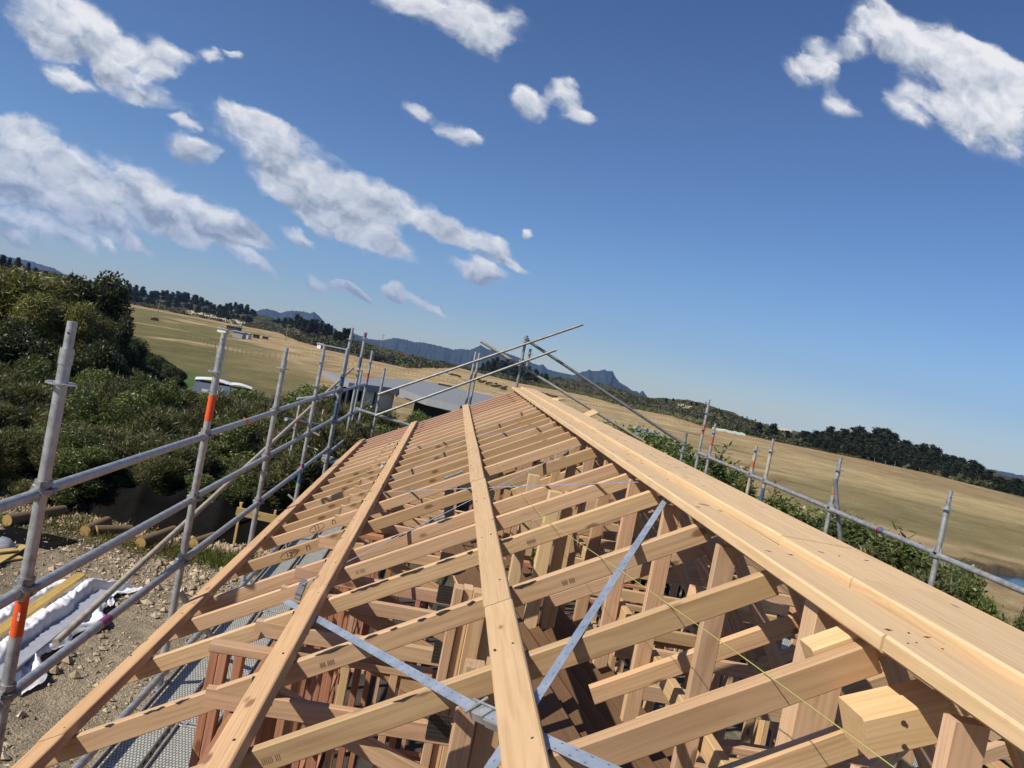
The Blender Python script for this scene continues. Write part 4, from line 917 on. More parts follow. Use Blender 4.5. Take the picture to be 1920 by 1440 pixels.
for (px, py, l) in ((1250, 745, 'lone dark pine on the dune crest right of the mountain'), (1262, 751, 'small dark bush on the dune crest beside the lone pine'), (1296, 753, 'small tree left of a round one on the sandy crest'), (1307, 755, 'round small tree on the sandy crest'), (1424, 790, 'dark round tree at the foot of the sandy dune'), (1452, 792, 'dark pointed pine next to the round tree at the dune foot'), (1478, 805, 'small dark tree between the dune and the right wood')):
    pr = random.choice(P_PIN); az, el = azel(px, py + 0); r = float(rbase(az)) * (1.6 if px < 1400 else 1.12); X, Y = r * math.sin(az), r * math.cos(az); g = gz(X, Y); hh = max(3, el * r - g); s = hh / HT[pr]
    c = dup(pr, (X, Y, g - .3), random.uniform(0, 6.28), (s * 1.7, s * 1.7, s), l, None); USED.add(c)
gr = 'dark tree in the pine wood at the right'
W0 = [(1500, 812), (1512, 800), (1530, 806), (1560, 797), (1575, 801), (1600, 800), (1640, 797), (1660, 800), (1690, 815), (1720, 830), (1745, 832), (1765, 838), (1790, 850), (1815, 853), (1835, 860), (1850, 875), (1870, 890), (1890, 893), (1925, 895), (1990, 905)]
belt(W0, 74, 30, (1.12, 1.3), gr, 'trees of the right hand wood')
belt([(x, y + 14) for x, y in W0], 60, 26, (1.04, 1.12), gr, 'trees of the right hand wood')
belt([(x, y + 27) for x, y in W0 if x > 1530], 36, 16, (1.0, 1.04), gr, 'trees of the right hand wood')
for pr in P_MAN + P_BRO + P_WIL + P_DRK + P_PIN + P_CON:      # the first of each kind was only a model to copy
    for ch in list(pr.children): bpy.data.objects.remove(ch)
    bpy.data.objects.remove(pr)

# low scrub over the dune hills: one mass
r = np.random.default_rng(5); N = 5200; az = r.uniform(R_(-36), R_(36), N); rb_ = rbase(az); rr_ = rb_ * (1.0 + r.random(N) ** 1.4 * .75); x = rr_ * np.sin(az); y = rr_ * np.cos(az); keep = fbm(x / 30, y / 30, 3, 77) > .36; keep &= ~((az < R_(-22.5)) & (rr_ < rb_ * 1.08) & (r.random(N) < .8)); x, y, rr_ = x[keep], y[keep], rr_[keep]; z = terr(x, y); n = len(x)
per = 16; C = np.repeat(np.stack([x, y, z], -1), per, 0); R0 = np.repeat(r.uniform(.5, 1.5, n), per)[:, None]; d = r.normal(size=(n * per, 3)); d /= np.linalg.norm(d, axis=1)[:, None]; d[:, 2] = np.abs(d[:, 2]) * .9
v, q, t = leaf_cloud(C + d * R0 * np.array([1.5, 1.5, 1.0]), 1.0, .8, .2, 0, .35, 6, np.repeat(r.uniform(.6, 1.5, n), per), (.6, 1.35))
o = np_mesh('scrub', v, q, L_SCRUB, tint=t); tag(o, 'low dark scrub covering the dune hills', 'scrub', None, 'stuff')
# pale flax and toetoe along the paddock edge
N = 700; pxs = r.uniform(1000, 1340, N); az = np.array([azel(p, 760)[0] for p in pxs]); rr_ = rbase(az) * r.uniform(.985, 1.04, N); x = rr_ * np.sin(az); y = rr_ * np.cos(az); z = terr(x, y)
C = np.repeat(np.stack([x, y, z], -1), 14, 0); d = r.normal(size=(N * 14, 3)) * np.array([.8, .8, .3]); v, q, t = leaf_cloud(C + d, 1.5, .3, .7, 0, .3, 8, None, (1.6, 3.2)); o = np_mesh('flax', v, q, L_SCRUB, tint=t); tag(o, 'pale flax and tussock along the foot of the dune hill', 'undergrowth', None, 'stuff')

# ================================================================== building site on the left
def gp(px, py, Zg=-4.8): p = atZ(px, py, Zg); return Vector((p.x, p.y, gz(p.x, p.y)))
# crushed rock
r = np.random.default_rng(9); N = 60000
x = r.uniform(-13, -1.9, N); y = 2 + 15.6 * np.sqrt(r.random(N)); den = fbm(x / 1.3, y / 1.3, 3, 81); keep = r.random(N) < (.25 + 1.5 * np.clip(den - .42, 0, 1) * 3); x, y = x[keep], y[keep]; n = len(x); z = terr(x, y)
ico = np.array([(0, 0, 1), (.9, 0, .1), (.2, .85, .2), (-.75, .5, 0), (-.7, -.55, .15), (.3, -.85, -.1), (0, 0, -.6)]); tri = np.array([(0, 1, 2), (0, 2, 3), (0, 3, 4), (0, 4, 5), (0, 5, 1), (6, 2, 1), (6, 3, 2), (6, 4, 3), (6, 5, 4), (6, 1, 5)])
sz = .009 + .026 * r.random(n) ** 2.4 + (r.random(n) < .045) * r.uniform(.015, .065, n)
V = ico[None] * (1 + .35 * r.normal(size=(n, 7, 3))) * sz[:, None, None] * r.uniform(.6, 1.3, (n, 1, 3)); a = r.uniform(0, 6.28, n); ca, sa = np.cos(a)[:, None], np.sin(a)[:, None]
V = np.stack([V[..., 0] * ca - V[..., 1] * sa, V[..., 0] * sa + V[..., 1] * ca, V[..., 2] * .8], -1) + np.stack([x, y, z + sz * .25], -1)[:, None]
tq = (np.arange(n)[:, None, None] * 7 + tri[None]).reshape(-1, 3); k = np.repeat(r.uniform(.65, 1.3, n), 7); T = np.stack([k, k * .97, k * .92], -1)
mr = NT('crushed_rock'); nn = mr.noise(mr.node('ShaderNodeTexCoord').outputs['Object'], 30, 4, .6); mc = mr.mix(1.0, mr.mix(1.0, (.41, .34, .25), mr.attr('tint').outputs['Vector'], 'MULTIPLY'), mr.ramp(nn, [(.3, (.75, .75, .75)), (.7, (1.2, 1.2, 1.2))]), 'MULTIPLY'); mrm = mr.fin(mc, .9, 0, .2)
o = np_mesh('rubble', V.reshape(-1, 3), tq, mrm, tint=T); tag(o, 'loose crushed rock scattered over the clay yard', 'rubble', None, 'stuff')
# clay bank of broken lumps under the cloth
N = 3500; x = r.uniform(-9.5, -2.5, N); y = r.uniform(15.9, 17.0, N); z = terr(x, y); sz = r.uniform(.02, .075, N) * (r.random(N) ** .7); V = ico[None] * (1 + .3 * r.normal(size=(N, 7, 3))) * sz[:, None, None] + np.stack([x, y, z + sz * .4], -1)[:, None]
o = np_mesh('rubble', V.reshape(-1, 3), (np.arange(N)[:, None, None] * 7 + tri[None]).reshape(-1, 3), mrm, tint=np.repeat(r.uniform(.7, 1.25, N), 7)[:, None] * np.array((1.0, .93, .88))); tag(o, 'bank of pinkish clay lumps in front of the black cloth', 'rubble', None, 'stuff')
# weeds
def tufts(name, label, cx, cy, rx, ry, N, h, seed, tn):
    r = np.random.default_rng(seed); x = cx + rx * r.normal(size=N) * .6; y = cy + ry * r.normal(size=N) * .6; c = np.stack([x, y, terr(x, y)], -1); v, q, t = leaf_cloud(c, h, .012, .75, 0, .4, seed, None, (.6, 1.5)); o = np_mesh(name, v, q, M_GRASS, tint=t * np.array(tn)); return tag(o, label, 'grass', None, 'stuff')
p = gp(425, 1052); tufts('grass', 'green weeds beside the scaffold post at the edge of the yard', p.x, p.y, .75, .45, 3500, .12, 3, (1.0, 1.1, .8))
p = gp(155, 985); tufts('grass', 'dry weeds among the logs', p.x, p.y, 1.6, .7, 5000, .11, 4, (1.25, .95, .8)); p = gp(330, 1035); tufts('grass', 'dry weeds around the middle logs', p.x, p.y, 1.3, .5, 3500, .10, 5, (1.25, .95, .8))
# logs
def log(label, a, b, rr=.13):
    rr *= .82
    A = gp(*a) + Vector((0, 0, rr * .85)); B = gp(*b) + Vector((0, 0, rr * .85)); t = thing('log', label, 'log', A, 'old posts lying in the yard'); m = MB(); m.tube(A, B, rr, 14, rr * .93)
    m.build('log_body', W_OLD, t); d = (B - A).normalized()
    for q, s, R in ((A, -1, rr), (B, 1, rr * .93)): m = MB(); m.disc(q + d * (s * .003), R * .93, .0001, .006, 16, d); m.t = [(.75, .68, .6)] * len(m.v); m.build('cut_end', W_YEL, t)
    return t
log('long dark log at the left behind the nearest post', (12, 985), (118, 965), .14); log('short log between the grass and the black cloth', (158, 1005), (200, 985), .13)
log('log with a pale cut end lying level', (178, 1003), (245, 1000), .12); log('log with round yellow cut end left of the second post', (262, 1026), (325, 1002), .135); log('log with a pale end just right of the second post', (362, 1026), (402, 1012), .13)
# torn white wrap with rolls in it, boards on it
m = MB(); ax = Vector((-.05, .998, 0)).normalized(); sx = Vector((.998, .05, 0)); o0 = Vector((-4.78, 11.2, -4.8)); nu, nv = 64, 110; vs = []; fs = []; rr = random.Random(4)
for i in range(nu + 1):
    for j in range(nv + 1):
        u = (i / nu - .5) * 1.12; vv = (j / nv - .5) * 3.9
        edge = 1 + .20 * math.sin(vv * 3.1 + 1) + .12 * math.sin(vv * 7.3); taper = 1 - .45 * smoothstep(1.0, 2.05, vv) ; u2 = u * edge * float(taper) + (.34 * float(smoothstep(1.2, 2.0, vv)))
        h = .03 + .22 * math.exp(-((u - .05) / .12) ** 4) + .17 * math.exp(-((u + .44) / .11) ** 4) + .09 * math.exp(-((u - .47) / .09) ** 2) * (1 if vv < .9 else .4)
        h *= 1 - float(smoothstep(1.3, 2.0, abs(vv))) * .75
        h += .04 * mnoise.noise((u * 5, vv * 6, 3)) + .04 * abs(mnoise.noise((u * 9 + vv * 4, vv * 7, 7))) + .03 * abs(mnoise.noise((u * 20 - vv * 6, vv * 17, 2))) + .012 * abs(math.sin(vv * 16 + u * 4 + 2 * mnoise.noise((u * 3, vv * 2, 1)))) * math.exp(-((u - .05) / .2) ** 2)
        p = o0 + sx * u2 + ax * vv; vs.append((p.x, p.y, gz(p.x, p.y) + max(.008, h)))
for i in range(nu):
    for j in range(nv): q = i * (nv + 1) + j; fs.append((q, q + nv + 1, q + nv + 2, q + 1))
m.add(vs, fs, smooth=True); sh = single('plastic_wrap', 'torn white plastic wrap with rolls inside lying on the gravel', 'plastic wrap', m, M_SHEET, o0)
m = MB(); c = o0 + sx * -.20 + Vector((0, 0, .22)); m.board(c - ax * 1.2, c + ax * 1.6, .15, .05, (0, 0, 1), (.95, .88, .7)); single('timber_board', 'yellowish timber board lying in the torn white wrap', 'board', m, W_YEL, c)
m = MB(); c = o0 + sx * .28 + Vector((0, 0, .135)); m.board(c - ax * 1.9, c + ax * 1.3, .19, .03, (0, 0, 1), (1, 1, 1)); single('plastic_roll', 'flat grey roll between the folds of the white wrap', 'plastic wrap', m, plain('grey_wrap', (.36, .37, .41), .4, 0, .12, 6), c)
bz = gp(22, 1290); m = MB(); m.add([(bz.x - .3, bz.y - .4, bz.z + .01), (bz.x + .02, bz.y - .35, bz.z + .02), (bz.x + .04, bz.y + .1, bz.z + .05), (bz.x - .06, bz.y + .3, bz.z + .10), (bz.x - .35, bz.y + .3, bz.z + .02), (bz.x - .12, bz.y, bz.z + .12)], [(0, 1, 5), (1, 2, 5), (2, 3, 5), (3, 4, 5), (4, 0, 5)]); single('plastic_wrap', 'small piece of white plastic at the left edge below the big wrap', 'plastic wrap', m, M_SHEET, bz)
# offcuts at the left edge
for k, (a, b, dz) in enumerate((((-30, 1058), (40, 1048), .02), ((-20, 1068), (45, 1030), .06), ((-40, 1050), (30, 1042), .10))):
    A = gp(*a); B = gp(*b); A.z += dz; B.z += dz; m = MB(); m.board(A, B, .14, .025); single('timber_board', ('lowest flat', 'slanting', 'topmost')[k] + ' offcut board of the small pile at the left edge', 'board', m, W_YEL, A, 'offcut boards at the left edge')
p = gp(-4, 1032); m = MB(); rr = random.Random(2); ring = []
for j in range(4):
    for i in range(12): a = i * math.pi / 6; q = (.27, .24, .15, .04)[j] * (1 + rr.uniform(-.1, .1)); ring.append((p.x + q * math.cos(a), p.y + q * math.sin(a), p.z + (.0, .10, .17, .20)[j] + rr.uniform(-.03, .03)))
m.add(ring, [(j * 12 + i, j * 12 + (i + 1) % 12, j * 12 + 12 + (i + 1) % 12, j * 12 + 12 + i) for j in range(3) for i in range(12)] + [tuple(range(36, 48))], smooth=True); single('rubbish_bag', 'greyish clear plastic bag of rubbish at the left edge', 'bag', m, plain('grey_bag', (.33, .34, .36), .3, 0, .3, 9), p)
m = MB(); p = gp(52, 1010); m.add([(p.x - .7, p.y - .25, p.z + .02), (p.x + .6, p.y - .45, p.z + .02), (p.x + .75, p.y + .3, p.z + .03), (p.x - .6, p.y + .5, p.z + .03)], [(0, 1, 2, 3)]); single('plastic_sheet', 'flat black plastic sheet on the ground behind the nearest post', 'plastic sheet', m, M_CLOTH, p)
# black silt cloth with its stakes
fp = [(-11.5, 18.6), (-9.4, 18.0), (-7.8, 17.3), (-6.6, 16.95), (-5.8, 16.75), (-5.0, 16.85), (-4.2, 16.75), (-3.4, 16.9), (-2.4, 17.0), (-1.0, 17.3)]
sf = thing('silt_fence', 'sagging black silt cloth fence along the back of the yard', 'silt fence', (-5.8, 16.75, -4.8)); m = MB(); vs = []; S = 90; J = 8; rr = random.Random(6)
for i in range(S + 1):
    t = i / S * (len(fp) - 1); k = min(int(t), len(fp) - 2); u = t - k; x = fp[k][0] * (1 - u) + fp[k + 1][0] * u; y = fp[k][1] * (1 - u) + fp[k + 1][1] * u; H = .82 - .22 * math.sin(math.pi * u) + .08 * mnoise.noise((x, 0, 0))
    for j in range(J + 1):
        w = j / J; vs.append((x + .05 * mnoise.noise((x * 2, w * 3, 1)), y + .16 * math.sin(w * 3) * mnoise.noise((x * 1.1, w * 1.5, 4)) + .28 * w - .25 * (1 - w) ** 2, gz(x, y) + H * w + .02))
m.add(vs, [(i * (J + 1) + j, (i + 1) * (J + 1) + j, (i + 1) * (J + 1) + j + 1, i * (J + 1) + j + 1) for i in range(S) for j in range(J)], smooth=True); m.build('cloth', M_CLOTH, sf)
for x, y in fp[1:]: m = MB(); m.tube((x, y + .3, -5.0), (x, y + .3, -3.95), .018, 6); m.build('stake', M_BLACK, sf)
for k, (px, py, Y) in enumerate(((260, 922, 17.3), (452, 947, 16.9))):
    p = atY(px, py, Y); t = thing('capped_stake', ('steel stake with a yellow cap in front of the black cloth', 'yellow capped stake beside the timber profile')[k], 'stake', (p.x, p.y, -4.8)); m = MB(); m.tube((p.x, p.y, -4.9), p, .016, 6); m.build('stake_rod', M_BLACK, t)
    m = MB(); m.tube(p - Vector((0, 0, .03)), p + Vector((0, 0, .04)), .026, 8, .034); m.tube(p + Vector((0, 0, .04)), p + Vector((0, 0, .055)), .04, 10); m.build('cap', M_YCAP, t)
A = atY(443, 958, 16.4); B = atY(521, 975, 16.5); t = thing('profile_board', 'yellow timber profile board on stakes behind the scaffold', 'profile board', (A.x, A.y, -4.8)); m = MB(); m.board(A, B, .025, .17, (0, 0, 1)); m.build('rail', W_YEL, t)
for u in (.08, .9): q = A + (B - A) * u; m = MB(); m.board((q.x, q.y + .03, -5.0), (q.x, q.y + .03, q.z + .18), .045, .045, (0, 1, 0)); m.build('stake', W_YEL, t)

# ================================================================== buildings and other far things
M_ROOF = plain('grey_membrane_roof', (.23, .235, .24), .55, 0, .06, 1.2); M_FASC = plain('pale_grey_fascia', (.27, .275, .28), .5, 0, .06); M_CREAM = plain('cream_panel', (.72, .69, .56), .7, 0, .06); M_DARKW = plain('dark_cladding', (.03, .032, .035), .5, 0, .25, 2); M_GLASS = plain('dark_window_glass', (.02, .025, .03), .08, 0, .1)
# neighbour house with the low grey roof
ZR = -3.45
def rz_(px, py, z=ZR): p = atZ(px, py, z); return Vector((p.x, p.y, z))
A = rz_(612, 700); B = rz_(748, 732); C = rz_(862, 764); Dk = rz_(908, 745); Ek = rz_(815, 720); Fk = rz_(716, 711); Gk = rz_(676, 711)
hs = thing('neighbour_house', 'neighbour house with a flat grey roof beyond the scaffold', 'house', (B.x, B.y, gz(B.x, B.y)))
m = MB(); ring = [rz_(664, 722), B, rz_(800, 750), C, rz_(925, 768), Dk + Vector((2, 1, 0)), Ek, Fk, Gk]; n = len(ring); up = Vector((0, 0, .12))
m.add([p + up for p in ring], [tuple(range(n))]); m.build('roof', M_ROOF, hs)
m = MB(); dn = Vector((0, 0, -.32)); m.add([p + up for p in ring] + [p + dn for p in ring], [(i, i + n, (i + 1) % n + n, (i + 1) % n) for i in range(n)] + [tuple(range(2 * n - 1, n - 1, -1))]); m.build('fascia', M_FASC, hs)
m = MB(); q = rz_(664, 722); m.board(A + Vector((0, 0, -.05)), q + Vector((0, 0, -.06)), .7, .34, (0, 0, 1)); m.build('awning_beam', M_FASC, hs)
dw = (B - q).normalized(); nrm = Vector((dw.y, -dw.x, 0)); 
def wallq(mat, name, t0, t1, z0, z1, off, par=hs):
    m = MB(); L = (B - q); a = q + L * t0 - nrm * off; b = q + L * t1 - nrm * off; c = (a + b) / 2; c.z = ZR + (z0 + z1) / 2; m.box(c, ((b - a).length, .2, z1 - z0), Matrix.Rotation(math.atan2(dw.y, dw.x), 3, 'Z')); return m.build(name, mat, par)
wallq(M_DARKW, 'wall', -.05, 1.02, -3.4, -.32, 1.4); wallq(M_CREAM, 'wall_panel', .30, .52, -3.4, -.34, .35); wallq(M_CREAM, 'wall_panel', .60, .98, -3.4, -.34, .35); wallq(M_GLASS, 'window', -.02, .25, -2.8, -.5, 1.1); wallq(M_DARKW, 'post', .0, .03, -3.4, -.32, .5); wallq(M_DARKW, 'post', .53, .58, -3.4, -.32, .5); wallq(M_WHITE, 'heat_pump', .80, .9, -3.3, -2.5, .45)
m = MB(); L = C - B; d2 = L.normalized(); c = B + L * .5 + Vector((-d2.y, d2.x, 0)) * 1.6; c.z = ZR - 1.8; m.box(c, (L.length, .25, 3.0), Matrix.Rotation(math.atan2(d2.y, d2.x), 3, 'Z')); m.build('wall', M_DARKW, hs)
m = MB(); m.board(B + Vector((0, 0, -.36)) - Vector((-d2.y, d2.x, 0)) * .12, C + Vector((0, 0, -.36)) - Vector((-d2.y, d2.x, 0)) * .12, .14, .12); m.build('gutter', M_FASC, hs)
c = rz_(838, 727); m = MB(); m.box(c + Vector((0, 0, .18)), (1.6, .5, .14)); m.build('skylight', M_DARKW, hs)
c = rz_(890, 755); m = MB(); m.box(c + Vector((0, 0, .2)), (2.6, .3, .16), Matrix.Rotation(-.1, 3, 'Z')); m.build('roof_vent', M_FASC, hs)
# corrugated roof behind the ridge planks
def corr(label, pts, Yn, Yf, n=26):
    a, b, c, d = atY(*pts[0], Yn), atY(*pts[1], Yn), atY(*pts[2], Yf), atY(*pts[3], Yf); m = MB(); vs = []
    for i in range(n * 4 + 1):
        t = i / (n * 4); lo = a.lerp(b, t); hi = d.lerp(c, t); o = Vector((0, 0, .03 * (1 if (i % 4) in (1, 2) else -1))); vs += [lo + o, hi + o]
    m.add(vs, [(2 * i, 2 * i + 2, 2 * i + 3, 2 * i + 1) for i in range(n * 4)]); t = thing('shed', label, 'shed', (a.x, a.y, gz(a.x, a.y))); m.build('roof', M_CORR, t)
    m = MB(); g = gz(a.x, a.y) - .3; e = Vector((0, .25, -.1)); m.add([a + e, b + e, Vector((b.x, b.y + .25, g)), Vector((a.x, a.y + .25, g)), d + Vector((0, 0, -.1)), c + Vector((0, 0, -.1)), Vector((c.x, c.y, g)), Vector((d.x, d.y, g))], [(0, 3, 2, 1), (4, 5, 6, 7), (0, 4, 7, 3), (1, 2, 6, 5)]); m.build('wall', M_CREAM, t); return t
M_CORR = plain('pale_corrugated_steel', (.42, .44, .47), .45, .2, .06, 2)
corr('shed with a pale corrugated roof behind the ridge planks', [(1196, 838), (1262, 852), (1240, 812), (1192, 799)], 30, 34)
corr('smaller corrugated roof left of the shed behind the ridge', [(1105, 800), (1140, 808), (1136, 796), (1108, 788)], 34, 37, 14)
# tents
def tent(label, px, py, Y, w, h, wallm):
    c = atY(px, py, Y); g = c.z - h; a = Vector((.97, .22, 0)); b = Vector((-.22, .97, 0)); d = w * .7; t = thing('tent', label, 'tent', (c.x, c.y, g)); P = lambda u, v, z: c + a * (u * w) + b * (v * d) + Vector((0, 0, z))
    m = MB(); vs = []; K = 8
    for i in range(K + 1):
        u = i / K - .5; zz = -.16 * (abs(u) * 2) ** 1.6
        for v in (-.5, 0, .5): vs.append(P(u, v, zz - .12 * (abs(v) * 2) ** 2))
    m.add(vs, [(i * 3 + j, i * 3 + 3 + j, i * 3 + 4 + j, i * 3 + 1 + j) for i in range(K) for j in range(2)], smooth=True); m.build('roof', M_TENT, t)
    lo = -h; m = MB(); cs = [(-.5, -.5), (.5, -.5), (.5, .5), (-.5, .5)]
    top = [P(u * .97, v * .97, -.40) for u, v in cs]; bot = [P(u * 1.12, v * 1.12, lo) for u, v in cs]; m.add(top + bot, [(i, (i + 1) % 4, (i + 1) % 4 + 4, i + 4) for i in range(4)]); m.build('wall', wallm, t)
    m = MB(); m.add([P(-.26, -.545, -.85), P(.20, -.545, -.85), P(.20, -.56, -1.1), P(-.26, -.56, -1.1)], [(0, 3, 2, 1)]); m.build('window', M_WHITE, t); return t
M_TENT = plain('white_tent_canvas', (.66, .67, .72), .6, 0, .04); M_TENTW = plain('grey_blue_canvas', (.20, .24, .32), .7, 0, .1); M_TENTG = plain('green_canvas', (.20, .28, .13), .7, 0, .1)
tent('larger white roofed tent with grey-blue walls beyond the thicket', 402, 708, 60, 2.5, 1.7, M_TENTW); tent('smaller white roofed tent with green walls beyond the thicket', 449, 718, 63, 2.0, 1.4, M_TENTG)
M_MESH = plain('green_mesh', (.02, .20, .13), .6, 0, .2)
a = hit(318, 737, 30); b = hit(350, 737, 30); a = atY(318, 730, 52); b = atY(350, 735, 52); t = thing('mesh_fence', 'bright green mesh fence panels on the lawn left of the tents', 'fence', (a.x, a.y, gz(a.x, a.y)))
for k in range(6): q = a.lerp(b, k / 5); q2 = a.lerp(b, (k + .72) / 5); m = MB(); m.add([(q.x, q.y, q.z - 1.2), (q2.x, q2.y + .3, q2.z - 1.2), (q2.x, q2.y + .3, q2.z + .12), (q.x, q.y, q.z)], [(0, 1, 2, 3)]); m.build('panel', M_MESH, t)
# farm sheds and houses far off
def barn(label, px, py, w, d, h, rot, wm, rm, ridge=.35, cat='barn', wins=0, Y=None):
    w *= .33; d *= .4; h *= .55; p = hit(px, py, 60); t = thing('farm_building', label, cat, p); R = Matrix.Rotation(rot, 3, 'Z'); m = MB(); m.box(p + Vector((0, 0, h / 2 - .2)), (w, d, h + .4), R); m.build('wall', wm, t)
    m = MB(); e = .35; vs = [p + R @ Vector(q) for q in ((-w / 2 - e, -d / 2 - e, h), (w / 2 + e, -d / 2 - e, h), (w / 2 + e, 0, h + ridge * d / 2), (-w / 2 - e, 0, h + ridge * d / 2), (-w / 2 - e, d / 2 + e, h), (w / 2 + e, d / 2 + e, h))]
    m.add(vs, [(0, 1, 2, 3), (3, 2, 5, 4), (0, 3, 4), (1, 5, 2)]); m.build('roof', rm, t)
    for k in range(wins): c = p + R @ Vector((-w / 2 + w * (k + .5) / wins, -d / 2 - .03, h * .55)); m = MB(); m.box(c, (w / wins * .55, .08, h * .5), R); m.build('window', M_GLASS, t)
    return t
barn('low pale farm shed at the left of the farm cluster', 418, 624, 9, 5, 2.2, -.25, M_CREAM, M_CORR, .2); barn('dark long roofed farm shed behind the others', 438, 620, 16, 7, 2.6, -.3, M_DARKW, M_DARKW, .3)
barn('grey farm shed in the middle of the cluster', 448, 634, 9, 6, 3.2, -.2, M_FASC, M_ROOF, .25); barn('white farm house at the back of the cluster', 447, 616, 8, 5, 2.6, -.2, M_WHITE, M_FASC, .4, 'house', 3)
barn('pale blue-grey shed in the farm cluster', 462, 635, 6, 5, 3.0, -.2, M_CORR, M_FASC, .3); barn('small dark shed at the right of the cluster', 480, 634, 5, 4, 2.0, -.2, M_DARKW, M_BLACK, .2); barn('low brown hut right of the dark shed', 497, 636, 5, 3, 1.8, -.2, M_DARKW, M_FASC, .2)
barn('long grey barn beyond the tall scaffold posts', 626, 659, 30, 7, 2.8, -.28, M_DARKW, M_FASC, .25, 'barn', 5); barn('white end building left of the long barn', 600, 654, 6, 5, 3.2, -.28, M_WHITE, M_FASC, .45)
# black bales and white wrapped bales
def bales(label, grp, p0, p1, n, rad, mat, cat='bale'):
    a = hit(*p0, 60); b = hit(*p1, 60); proto = None
    for k in range(n):
        q = a.lerp(b, k / (n - 1)); q.z = gz(q.x, q.y)
        if proto is None:
            m = MB(); m.tube(q + Vector((0, -rad, rad * .95)), q + Vector((0, rad, rad * .95)), rad, 16); proto = m.build('bale', mat, None, q); tag(proto, label, cat, grp)
        else: dup(proto, q + Vector((0, 0, random.uniform(-.1, .1))), random.uniform(-.15, .15))
bales('black wrapped bale in the row beyond the far scaffold posts', 'row of black bales', (697, 676), (738, 682), 7, 1.05, M_BLACK); bales('black wrapped bale in the back row beyond the far scaffold posts', 'back row of black bales', (690, 672), (732, 676), 7, 1.0, M_BLACK)
M_BALE = plain('pale_green_bale_wrap', (.58, .68, .58), .5, 0, .1); bales('pale green-white wrapped bale in the long row at the hill foot', 'row of white wrapped bales', (1338, 806), (1394, 817), 15, .40, M_BALE)
# cattle
M_COW = plain('dark_brown_hide', (.035, .022, .016), .9, 0, .4, 2)
def cow():
    m = MB(); sk = []
    def ell(c, R, n=8):
        vs = []; 
        for i in range(n + 1):
            th = math.pi * i / n
            for j in range(n): ph = 2 * math.pi * j / n; vs.append((c[0] + R[0] * math.cos(th), c[1] + R[1] * math.sin(th) * math.cos(ph), c[2] + R[2] * math.sin(th) * math.sin(ph)))
        m.add(vs, [(i * n + j, i * n + (j + 1) % n, (i + 1) * n + (j + 1) % n, (i + 1) * n + j) for i in range(n) for j in range(n)], smooth=True)
    ell((0, 0, .95), (.95, .33, .42)); ell((.55, 0, 1.0), (.42, .29, .40)); ell((-.6, 0, 1.0), (.40, .31, .38)); ell((1.02, 0, .95), (.36, .15, .20)); ell((1.36, 0, .66), (.15, .12, .27))
    for s in (-1, 1):
        m.tube((.58, s * .18, .8), (.60, s * .18, .38), .10, 7, .06); m.tube((.60, s * .18, .38), (.60, s * .18, -.05), .06, 7, .05)
        m.tube((-.66, s * .18, .85), (-.58, s * .19, .5), .14, 7, .08); m.tube((-.58, s * .19, .5), (-.68, s * .19, .36), .08, 7, .055); m.tube((-.68, s * .19, .36), (-.66, s * .19, -.05), .055, 7, .05); m.tube((1.24, s * .11, .86), (1.26, s * .27, .88), .05, 5, .02)
    m.tube((-.98, 0, 1.15), (-1.06, 0, .5), .03, 5, .02); return m.build('cow', M_COW, None, (0, 0, 0))
cw = cow(); first = True
for grp, lab, p0, p1, n, jit in (('cattle in the upper herd left of the gable', 'dark cow in the line left of the gable post', (832, 699), (866, 711), 9, 1.5), ('cattle in the herd behind the ridge end', 'dark cow in the herd just left of the ridge end', (896, 715), (952, 732), 22, 3.5), ('cattle right of the ridge planks', 'dark cow grazing right of the far ridge planks', (1008, 739), (1046, 747), 11, 2.0)):
    for k in range(n):
        u = (k + random.uniform(-.4, .4)) / n; p = hit(p0[0] + (p1[0] - p0[0]) * u, p0[1] + (p1[1] - p0[1]) * u + random.uniform(-jit, jit), 100)
        dup(cw, p, random.choice((0, 3.14)) + random.uniform(-.7, .7), random.uniform(.5, .62), lab, grp)['category'] = 'cow'
bpy.data.objects.remove(cw)
# paddock fences, power poles
def fence(label, pts, n, h=.9):
    P = [hit(*p, 60) for p in pts]; t = thing('paddock_fence', label, 'fence', P[0]); m = MB(); w = MB(); L = len(P) - 1; last = None
    for k in range(n + 1):
        u = k / n * L; i = min(int(u), L - 1); q = P[i].lerp(P[i + 1], u - i); q.z = gz(q.x, q.y); m.tube(q - Vector((0, 0, .2)), q + Vector((0, 0, h * random.uniform(.8, 1.1))), .03, 5)
        if last is not None:
            for z in (.5, .9): w.tube(last + Vector((0, 0, z)), q + Vector((0, 0, z)), .012, 4)
        last = q
    m.build('post', M_BARK, t)['kind'] = 'stuff'; w.build('wire', M_GALV2, t); return t
fence('paddock fence across the green field left of the second post', [(333, 634), (375, 644), (425, 660)], 14); fence('paddock fence below the farm sheds', [(395, 652), (470, 668), (560, 672)], 18); fence('long paddock fence below the dune belt at left', [(245, 572), (330, 590), (420, 612)], 30)
fence('paddock fence on the tan field behind the far scaffold', [(540, 648), (640, 682), (760, 700), (880, 724)], 44); fence('upper paddock fence under the dark hill', [(660, 668), (790, 692), (930, 710)], 44); fence('paddock fence right of the ridge planks', [(1060, 752), (1160, 772), (1290, 800)], 34)
